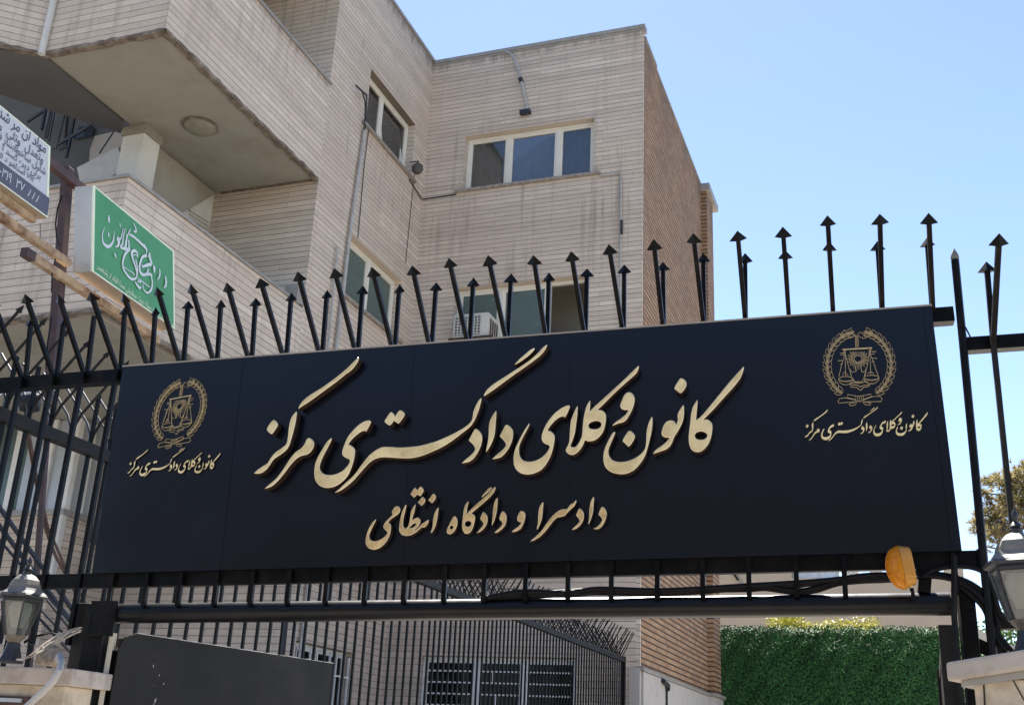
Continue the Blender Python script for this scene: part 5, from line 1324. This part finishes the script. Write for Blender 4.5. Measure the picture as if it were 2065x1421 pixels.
# ------------------------------------------------------------------ projecting light box signs on their post
US = -4.8
def S(px, py, off=0.0): return hit(px, py, GH, CAM * 0 + GH * (US + off))
def shp(txt):            # joins Persian letters and lays them out left to right
    T = {'ا': (0xFE8D, 0), 'أ': (0xFE83, 0), 'ب': (0xFE8F, 1), 'ت': (0xFE95, 1), 'ج': (0xFE9D, 1), 'ح': (0xFEA1, 1), 'خ': (0xFEA5, 1), 'د': (0xFEA9, 0), 'ر': (0xFEAD, 0), 'ز': (0xFEAF, 0), 'س': (0xFEB1, 1), 'ش': (0xFEB5, 1), 'ط': (0xFEC1, 1), 'ع': (0xFEC9, 1), 'ف': (0xFED1, 1), 'ق': (0xFED5, 1), 'ک': (0xFB8E, 1), 'گ': (0xFB92, 1), 'ل': (0xFEDD, 1), 'م': (0xFEE1, 1), 'ن': (0xFEE5, 1), 'ه': (0xFEE9, 1), 'و': (0xFEED, 0), 'ی': (0xFBFC, 1), 'پ': (0xFB56, 1), 'ص': (0xFEB9, 1)}
    out = []
    for i, ch in enumerate(txt):
        if ch not in T: out.append(ch); continue
        code, dual = T[ch]
        prev = i > 0 and txt[i - 1] in T and T[txt[i - 1]][1] == 1
        nxt = dual and i + 1 < len(txt) and txt[i + 1] in T
        out.append(chr(code + (0 if not prev and not nxt else 1 if prev and not nxt else 2 if nxt and not prev else 3)))
    res = []
    for tok in reversed(''.join(out).split(' ')):
        res.append(tok if all('\u06f0' <= c <= '\u06f9' for c in tok) and tok else tok[::-1])
    return ' '.join(res)
def text_on(name, txt, a, b_, hpx, par, material, lift):
    """flat print whose base line runs between two pixel-surveyed points on the sign face; hpx = letter height in metres"""
    cu = bpy.data.curves.new('t', 'FONT'); cu.body = shp(txt); cu.resolution_u = 3
    ob = bpy.data.objects.new('t', cu); COL.objects.link(ob)
    me = bpy.data.meshes.new_from_object(ob); bpy.data.objects.remove(ob)
    xs = [v.co.x for v in me.vertices]; x0, x1 = min(xs), max(xs)
    a = Vector(a); b_ = Vector(b_); ex = (b_ - a)
    for v in me.vertices:
        v.co = a + ex * ((v.co.x - x0) / (x1 - x0)) + Vector((0, 0, 1)) * (v.co.y * hpx) + GH * lift
    me.name = name; me.materials.clear(); me.materials.append(material)
    o = bpy.data.objects.new(name, me); COL.objects.link(o); return adopt(o, par)
def lightbox(name, label, q, thick, face_m, par_group):
    """q = four face corners (near top, far top, far bottom, near bottom)"""
    o = thing(name, label, 'shop sign', (q[0] + q[2]) / 2 - Vector((0, 0, (q[0].z - q[2].z) / 2)), par_group)
    b = MB(); b.prism([p - GH * 0.012 for p in q], -GH * thick); b.build('casing', [M['alu']], o)
    b = MB(); bq = [q[3], q[2]]; b.face([q[3] + Vector((0, 0, -0.002)), q[2] + Vector((0, 0, -0.002)), q[2] - GH * thick + Vector((0, 0, -0.002)), q[3] - GH * thick + Vector((0, 0, -0.002))]); b.build('underside', M['alubeige'], o)
    cc = (q[0] + q[1] + q[2] + q[3]) / 4
    b = MB()
    for i in range(4):
        p0, p1 = q[i], q[(i + 1) % 4]
        i0, i1 = p0 + (cc - p0).normalized() * 0.022, p1 + (cc - p1).normalized() * 0.022
        b.prism([p0, p1, i1, i0], -GH * 0.0118)
    b.build('edge_frame', M['greenedge'] , o)
    b = MB(); b.prism([p + (cc - p).normalized() * 0.0225 - GH * 0.002 for p in q], -GH * 0.0095); b.build('face', face_m, o)
    return o
gq = [S(190, 371), S(351, 509), S(352, 670), S(187, 541)]
# square the box: equal verticals, level edges
yn, yf = (gq[0] - CAM).dot(GN), (gq[1] - CAM).dot(GN)
def F(n, z, off=0.0): return Vector((GH.x * (US + off) + GN.x * n, GH.y * (US + off) + GN.y * n, z))
nn = lambda p: p.dot(GN)
g0, g1 = nn(gq[0]) * .5 + nn(gq[3]) * .5, nn(gq[1]) * .5 + nn(gq[2]) * .5
zt_, zb_ = (gq[0].z + gq[1].z) / 2, (gq[2].z + gq[3].z) / 2
GS = lightbox('shop_sign', 'green projecting light box sign with white calligraphy on the brown post', [F(nn(gq[0]), zt_), F(nn(gq[1]), zt_), F(nn(gq[2]), zb_), F(nn(gq[3]), zb_)], 0.145, M['green'], None)
G4 = ((180, 390), 7.894); G5 = ((180, 490), 7.894)
GT_ = [
 (G4, [(245,540,4),(215,620,10),(207,700,14),(225,790,20),(290,845,26),(345,820,22),(385,740,14),(398,610,6)]),
 (G4, [(305,345,6),(312,410,26),(318,475,6)]), (G4, [(300,620,8),(310,665,18),(318,700,6)]), (G4, [(488,475,8),(492,510,16),(496,540,5)]),
 (G4, [(540,560,8),(500,720,13),(455,715,30),(470,770,30),(460,830,20),(415,850,8)]),
 (G4, [(575,560,8),(545,680,12),(530,800,18),(500,840,16),(520,870,18),(580,850,22),(600,700,14),(655,570,10)]),
 (G4, [(625,740,14),(635,860,18),(600,890,24),(545,880,18)]), (G4, [(600,650,8),(580,770,12),(570,860,16)]),
 (G4, [(640,650,18),(720,700,18),(840,810,20),(905,880,22),(915,920,14),(905,970,8)]), (G4, [(880,810,10),(905,890,14)]),
 (G4, [(700,470,10),(740,560,14),(745,610,16),(705,600,12)]),
 (G4, [(655,890,14),(575,960,22),(535,1080,20),(540,1180,18),(590,1280,18),(670,1360,20),(740,1350,18),(760,1280,16),(740,1180,18),(700,1060,20),(675,950,24),(720,910,24),(765,950,14),(770,1020,8)]),
 (G4, [(555,1170,6),(640,1230,7),(715,1285,8),(710,1310,6)]),
 (G4, [(690,1000,10),(700,980,8),(740,975,8),(770,1000,6)]),
 (G4, [(740,1050,12),(765,1180,14),(770,1280,12)]),
 (G4, [(920,990,22),(850,1010,22),(810,1110,20),(800,1200,22),(830,1280,24),(900,1290,22),(940,1220,16),(925,1210,8)]),
 (G4, [(965,940,10),(960,1000,32),(975,1060,22),(990,1120,26),(920,1140,26),(850,1165,16),(845,1130,12)]),
 (G4, [(920,1290,22),(980,1290,20),(995,1350,14)]), (G5, [(995,560,14),(1005,640,14),(990,730,22),(940,790,16),(890,770,12),(860,720,10),(855,650,8)]),
 (G5, [(800,580,10),(880,640,8),(965,705,8)]), (G5, [(735,610,10),(750,650,16),(800,710,22),(825,700,14)]), (G5, [(790,560,8),(775,620,10),(820,600,8),(810,640,14)]),
 (G5, [(1030,355,8),(1035,410,34),(1040,475,8)]), (G5, [(1120,415,10),(1125,490,16),(1105,560,14),(1085,580,6)]), (G5, [(1210,520,10),(1225,610,22),(1215,680,20),(1190,710,8)]),
 (G4, [(405,950,6),(413,980,20),(425,1030,4)]),
]
for si, ((org, s), pts) in enumerate(GT_):
    b = MB()
    P = [S(x / s + org[0], y / s + org[1], 0.0020 + 0.0003 * si) for x, y, w in pts]
    W = [w / s * 0.0040 for x, y, w in pts]
    # round the stroke
    PP, WW = [], []
    for j in range(len(P) - 1):
        p0, p1, p2, p3 = P[max(j - 1, 0)], P[j], P[j + 1], P[min(j + 2, len(P) - 1)]
        for k in range(5):
            t = k / 5; PP.append(0.5 * ((2 * p1) + (p2 - p0) * t + (2 * p0 - 5 * p1 + 4 * p2 - p3) * t * t + (3 * p1 - p0 - 3 * p2 + p3) * t ** 3)); WW.append(W[j] * (1 - t) + W[j + 1] * t)
    PP.append(P[-1]); WW.append(W[-1]); Lp, Rp = [], []
    for j in range(len(PP)):
        d = (PP[min(j + 1, len(PP) - 1)] - PP[max(j - 1, 0)]).normalized(); q = GH.cross(d) * WW[j]
        Lp.append(PP[j] + q); Rp.append(PP[j] - q)
    for j in range(len(PP) - 1):
        b.face([Lp[j], Rp[j], Rp[j + 1], Lp[j + 1]])
    b.build('calligraphy_stroke', M['signwhite'], GS)
text_on('small_print', 'قبولی تجسم اتلیه رسانه پروژه سفارش صدا اقلام از ولیعصر', S(195, 540, 0.002), S(349, 660, 0.002), 0.058, GS, M['yellowprint'], 0.001)
wq = [S(-60, 132), S(102, 296), S(97, 439), S(-60, 305)]
w1 = (nn(wq[1]) + nn(wq[2])) / 2; w0 = w1 - 1.3
zwt, zwb = S(102, 296).z, S(97, 440).z
WS = lightbox('shop_sign', 'pale blue projecting sign with navy lines of print, cut off at the left edge', [F(w0 - 0.045, zwt), F(nn(wq[1]), zwt), F(nn(wq[2]), zwb), F(w0 + 0.045, zwb)], 0.13, M['whiteface'], None)
b = MB(); b.prism([F(w0 + 0.02, zwb + 0.135, 0.0015), F(nn(wq[2]) - 0.026, zwb + 0.135, 0.0015), F(nn(wq[2]) - 0.010, zwb + 0.012, 0.0015), F(w0 + 0.02, zwb + 0.012, 0.0015)], -GH * 0.003); b.build('number_band', M['band'], WS)
hgt = zwt - zwb
def wline_(txt, na, nb, z, h, m='ink'): text_on('print_line', txt, F(na, z, 0.003), F(nb, z, 0.003), h, WS, M[m], 0.0)
wline_('مواد آن مر شدرن', w1 - 0.66, w1 - 0.095, zwb + 0.400, 0.105)
wline_('وتعدل  وتلی  واللتف', w1 - 0.72, w1 - 0.10, zwb + 0.325, 0.078)
wline_('شلیل ساخطابنناز فرو فلدی', w1 - 0.72, w1 - 0.055, zwb + 0.262, 0.070)
wline_('بران دیره گسد ا هناز نابا', w1 - 0.68, w1 - 0.09, zwb + 0.208, 0.060)
wline_('۷۱۲ استلفو د ۵ ۷۱۱ تلی', w1 - 0.66, w1 - 0.14, zwb + 0.156, 0.056)
wline_('۸۸۸  ۳۷  ۲۹۰۳۱۹   ۳۲', w1 - 0.66, w1 - 0.05, zwb + 0.045, 0.090, 'signwhite')
# supporting steel: post, three angles, hanging wires
PS = thing('sign_post', 'tall brown steel post with rusty angle arms carrying the two projecting signs', 'sign post', (-5.6, 5.4, 0))
pp_ = F(g0 + 0.02, 0, -0.23)
pa, pb = hit(137, 340, GN, pp_), hit(93, 905, GN, pp_)
pm = pa.lerp(pb, 0.86)
b = MB(); b.bar(pm, pa, 0.030, 0.034, GH); b.bar(pa + (pb - pa) * (pa.z / (pa.z - pb.z)), pm, 0.015, 0.017, GH); b.build('post', M['rustdark'], PS, bevel=0.004)
b = MB()
b.obox(F(w0 - 0.2, zt_ + 0.045, -0.25), GN * (g0 + 0.16 - w0 + 0.2), GH * 0.06, Vector((0, 0, 0.055)))
b.build('arm', M['rustdark'], PS)
b = MB()
b.obox(F(w0 - 0.2, zwb - 0.135, -0.17), GN * (g0 - w0 + 0.20), GH * 0.05, Vector((0, 0, 0.05)))
b.obox(F(w0 - 0.2, zwb - 0.05, -0.10), GN * (w1 - w0 + 0.22), GH * 0.045, Vector((0, 0, 0.045)))
b.obox(F(g0 - 0.42, zb_ - 0.10, -0.19), GN * (g1 - g0 + 0.55), GH * 0.05, Vector((0, 0, 0.055)))
b.build('arm', M['rust'], PS)
b = MB(); b.obox(F(g0 - 0.43, zb_ - 0.104, -0.192), GN * 0.09, GH * 0.055, Vector((0, 0, 0.062))); b.build('arm_end', M['rustdark'], PS)
b = MB()
b.tube([S(125, 395, -0.2), S(116, 420, -0.2), S(112, 450, -0.2), S(114, 480, -0.2), S(122, 496, -0.2)], 0.006, 5); b.build('hanging_wire', M['cable'], PS); b = MB()
b.tube([S(81, 450, -0.12), S(81, 480, -0.12)], 0.003, 4); b.build('hanging_wire', M['cable'], PS); b = MB()
b.tube([S(112, 520, -0.15), S(105, 550, -0.15), S(104, 590, -0.15)], 0.005, 5); b.build('hanging_wire', M['cable'], PS); b = MB(); b.tube([S(104, 640, -0.15), S(96, 690, -0.15), S(92, 745, -0.15)], 0.005, 5)
b.build('hanging_wire', M['cable'], PS)

# ------------------------------------------------------------------ ivy screen, shrubs, tree, far building
def leaves(mb, put, n, sz):
    for k in range(n):
        c, nrm = put()
        a = nrm.cross(Vector((random.uniform(-1, 1), random.uniform(-1, 1), random.uniform(-1, 1)))).normalized(); t = nrm.cross(a)
        s = sz * random.uniform(0.6, 1.3)
        mb.face([c - a * s * 0.5, c + t * s * 0.32 + nrm * s * 0.08, c + a * s * 0.6, c - t * s * 0.32 + nrm * s * 0.08])
YH = 22.35
HD = thing('ivy_screen', 'tall dark green artificial ivy screen beyond the brick side wall', 'hedge', (-1.6, YH, 0))
b = MB(); b.box(-3.95, 0.95, YH + 0.16, YH + 0.22, 0, 4.14); b.build('backing', M['hedgeback'], HD)
b = MB()
def put():
    x = random.uniform(-3.95, 0.95); z = random.uniform(2.3, 4.22) if random.random() < 0.95 else random.uniform(4.1, 4.29)
    y = YH + 0.03 + 0.05 * math.sin(x * 5.3 + 0.8 * math.sin(z * 2.1)) + 0.035 * math.sin(x * 13 - z * 9) + 0.03 * math.sin(x * 2.1)
    n = Vector((random.gauss(0, 0.5), -1, random.gauss(0.25, 0.6))).normalized()
    return Vector((x, y - random.random() * 0.07, z)), n
leaves(b, put, 52000, 0.036)
def put():
    return Vector((random.uniform(-3.95, 0.95), YH + random.uniform(-0.10, 0.22), random.gauss(4.18, 0.035))), Vector((random.gauss(0, .5), random.gauss(-.3, .5), 1)).normalized()
leaves(b, put, 3500, 0.036)
b.build('foliage', M['hedge'], HD, recalc=False)
b = MB(); b.box(-3.6, 0.95, YH + 0.23, YH + 0.30, 0, 4.05); b.build('fence_panel', M['black2'], HD)

def crown(mb, blobs, n, sz):
    tot = sum(r[0] * r[1] * r[2] for _, r in blobs)
    for c, r in blobs:
        k = int(n * r[0] * r[1] * r[2] / tot)
        def put():
            while True:
                v = Vector((random.uniform(-1, 1), random.uniform(-1, 1), random.uniform(-1, 1)))
                if 0.25 < v.length < 1: break
            nrm = (v.normalized() + Vector((random.gauss(0, .6), random.gauss(0, .6), random.gauss(0.2, .6)))).normalized()
            return Vector(c) + Vector((v.x * r[0], v.y * r[1], v.z * r[2])), nrm
        leaves(mb, put, k, sz)
YB_ = 25.5
p = hy(1662, 1249, YB_)
SH = thing('shrub', 'sunlit yellow green shrub showing above the ivy screen', 'shrub', (p.x, YB_, 0))
b = MB(); blobs = []
for k in range(9): blobs.append(((p.x + random.uniform(-0.95, 0.95), YB_ + random.uniform(-.3, .3), p.z - 0.12 + random.uniform(-0.2, 0.12)), (0.42, 0.4, 0.24)))
crown(b, blobs, 5200, 0.05); b.build('foliage', M['yleaf'], SH, recalc=False)
b = MB()
for k in range(4): b.tube([(p.x, YB_, 0), (p.x + random.uniform(-.3, .3), YB_, 2.0), (p.x + random.uniform(-.8, .8), YB_, p.z - 0.2)], [0.05, 0.035, 0.012], 6)
b.build('stem', M['bark'], SH)
YG = 15.0
p = hy(1975, 1275, YG)
SG = thing('shrub', 'bright green shrub between the gate post and the right lantern', 'shrub', (p.x, YG, 0))
b = MB(); blobs = []
for k in range(12): blobs.append(((p.x + random.uniform(-0.15, 0.75), YG + random.uniform(-.3, .3), p.z + random.uniform(-0.7, 0.22)), (0.24, 0.24, 0.2)))
crown(b, blobs, 3800, 0.05); b.build('foliage', M['gleaf'], SG, recalc=False)
b = MB()
for k in range(4): b.tube([(p.x + .2, YG, 0), (p.x + random.uniform(0, .4), YG, 1.2), (p.x + random.uniform(-.1, .7), YG, p.z)], [0.04, 0.03, 0.01], 6)
b.build('stem', M['bark'], SG)
# pine
YT = 24.0
def tp_(px, py): return hy(px, py, YT)
p = tp_(2062, 1030)
PT = thing('pine_tree', 'olive brown pine tree showing behind the street fence at the right edge', 'tree', (p.x + 0.4, YT, 0))
b = MB(); blobs = []
for (x, y, r) in ((2035, 985, 30), (2062, 960, 30), (2000, 970, 18), (1985, 985, 14), (2018, 1015, 30), (2050, 1030, 34), (1995, 1042, 22), (1978, 1025, 12), (2075, 1000, 40), (1972, 1058, 14), (2015, 1060, 26), (2000, 1080, 16), (2045, 1072, 26), (2095, 965, 36), (2100, 1050, 40), (2130, 1000, 40), (1990, 1098, 8)):
    q = tp_(x, y); rr = r * 0.0125
    blobs.append(((q.x, YT + random.uniform(-.5, .5), q.z), (rr, rr, rr * 0.85)))
for c, r in blobs:
    for k in range(int(110 * (r[0] / 0.35) ** 2)):
        v = Vector((random.gauss(0, 1), random.gauss(0, 1), random.gauss(0, 1))).normalized(); base = Vector(c) + Vector((v.x * r[0], v.y * r[1], v.z * r[2])) * random.uniform(0.2, 1.0)
        out = (v + Vector((0, 0, 0.35)) + Vector((random.gauss(0, .5), random.gauss(0, .5), random.gauss(0, .5)))).normalized()
        for s in range(11):
            d = (out + Vector((random.gauss(0, .6), random.gauss(0, .6), random.gauss(0, .6)))).normalized(); L = random.uniform(0.09, 0.16)
            a = d.cross(Vector((random.gauss(0, 1), random.gauss(0, 1), random.gauss(0, 1)))).normalized() * 0.011
            b.face([base - a, base + a, base + d * L])
b.build('foliage', M['pleaf'], PT, recalc=False)
b = MB(); t0 = Vector((p.x + 0.5, YT, 0))
b.tube([t0, t0 + Vector((0.05, 0, 3)), t0 + Vector((-0.02, 0, 5.2)), t0 + Vector((0.05, 0, 7.6))], [0.2, 0.16, 0.11, 0.04], 10); b.build('trunk', M['bark'], PT, smooth=True)
b = MB()
for c, r in blobs: b.tube([t0 + Vector((0, 0, max(3.5, c[2] - 0.7))), (Vector(c) + t0 + Vector((0, 0, c[2]))) / 2 + Vector((0, 0, -0.15 - t0.z / 2)) , Vector(c)], [0.05, 0.03, 0.012], 5)
b.build('limb', M['bark'], PT)
# far building
YFB = 34.0
FB = thing('far_building', 'beige rendered building far behind the ivy screen', 'building', (-3, 36, 0))
xa, xm, xe = hy(1440, 1150, YFB).x - 3, hy(1596, 1150, YFB).x, hy(1942, 1145, YFB).x
zlo = hy(1720, 1164, YFB).z; zhi = hy(1930, 1143, YFB).z
b = MB(); b.box(xa, xe, YFB, 44, 0, zlo); b.box(xa, xm, YFB + 0.005, 43.9, zlo + 0.001, 9.4); b.box(hy(1903, 1150, YFB).x, xe, YFB + 0.005, 43, zlo + 0.001, zhi); b.build('wall', M['far'], FB)
b = MB()
x0, x1 = hy(1600, 1150, YFB).x, hy(1688, 1150, YFB).x; z0 = hy(1640, 1166, YFB).z; z1 = z0 + 1.3
b.box(x0 - .03, x1 + .03, YFB + 0.3, YFB + 0.38, zlo + 0.001, z0); b.box(x0 - .03, x1 + .03, YFB + 0.3, YFB + 0.38, z1, z1 + 0.1)
for x in (x0, (x0 + x1) / 2 + 0.1, x1): b.box(x - 0.04, x + 0.04, YFB + 0.3, YFB + 0.38, z0, z1)
rw = b.build('roof_window', M['white'], FB)
b = MB(); b.box(x0, x1, YFB + 0.33, YFB + 0.34, z0, z1); b.build('pane', mat('sky_reflection_pane', (0.78, 0.86, 0.90), 0.15), rw)  # pale blue-white colour paints the sky reflected in the pane
b = MB(); b.prism([hy(1440, 1110, YFB - .06), hy(1446, 1110, YFB - .06), hy(1500, 1180, YFB - .06), hy(1496, 1184, YFB - .06)], (0, 0.04, 0)); b.prism([hy(1466, 1140, YFB - .06), hy(1472, 1140, YFB - .06), hy(1491, 1167, YFB - .06), hy(1488, 1171, YFB - .06)], (0, 0.04, 0)); b.build('roof_flashing', M['sill'], FB)
for i, (px, lab) in enumerate(((1718, 'small white rooftop cooling unit on the far building, nearer the roof window'), (1766, 'small white rooftop cooling unit on the far building, nearer the amber lamp'))):
    q = hy(px, 1160, YFB - 0.1); A = thing('rooftop_cooling_unit', lab, 'cooling unit', (q.x, YFB + 0.3, zlo), 'cooling units on the far roof')
    b = MB(); b.box(q.x - 0.17, q.x + 0.17, YFB + 0.1, YFB + 0.5, zlo + 0.002, zlo + 0.22 + 0.04 * i); b.build('casing', M['acwhite'], A, bevel=0.01)
    b = MB(); b.box(q.x - 0.06, q.x + 0.08, YFB + 0.092, YFB + 0.099, zlo + 0.07, zlo + 0.11); b.box(q.x - 0.11, q.x - 0.09, YFB + 0.092, YFB + 0.099, zlo + 0.15, zlo + 0.17); b.box(q.x + 0.03, q.x + 0.05, YFB + 0.092, YFB + 0.099, zlo + 0.15, zlo + 0.17); b.build('vent', M['acgrille'], A)
# buildings on the other side of the street (seen only in the reflections)
for (x0, x1, y0, y1, h, lab) in ((-14, -5, -17, -12, 7.6, 'plain grey street house opposite the gate, left'), (-5, 1.5, -18, -12.5, 8.6, 'taller grey street house opposite the gate, middle'), (1.5, 12, -17, -12, 8.2, 'low grey street house opposite the gate, right')):
    O_ = thing('street_house', lab, 'house', ((x0 + x1) / 2, y1, 0))
    b = MB(); b.box(x0, x1 - 0.01, y0, y1, 0, h); b.box(x0 - .1, x1 + .09, y0, y1 + 0.1, h + 0.001, h + 0.15); b.build('wall', M['street'], O_)
    xx = x0 + 0.8
    while xx < x1 - 1.4:
        for zz in (1.0, 4.0, 7.0):
            if zz + 1.6 < h: b = MB(); b.box(xx, xx + 1.3, y1 + 0.005, y1 + 0.03, zz, zz + 1.4); b.build('window', M['darkglass'], O_)
        xx += 2.3
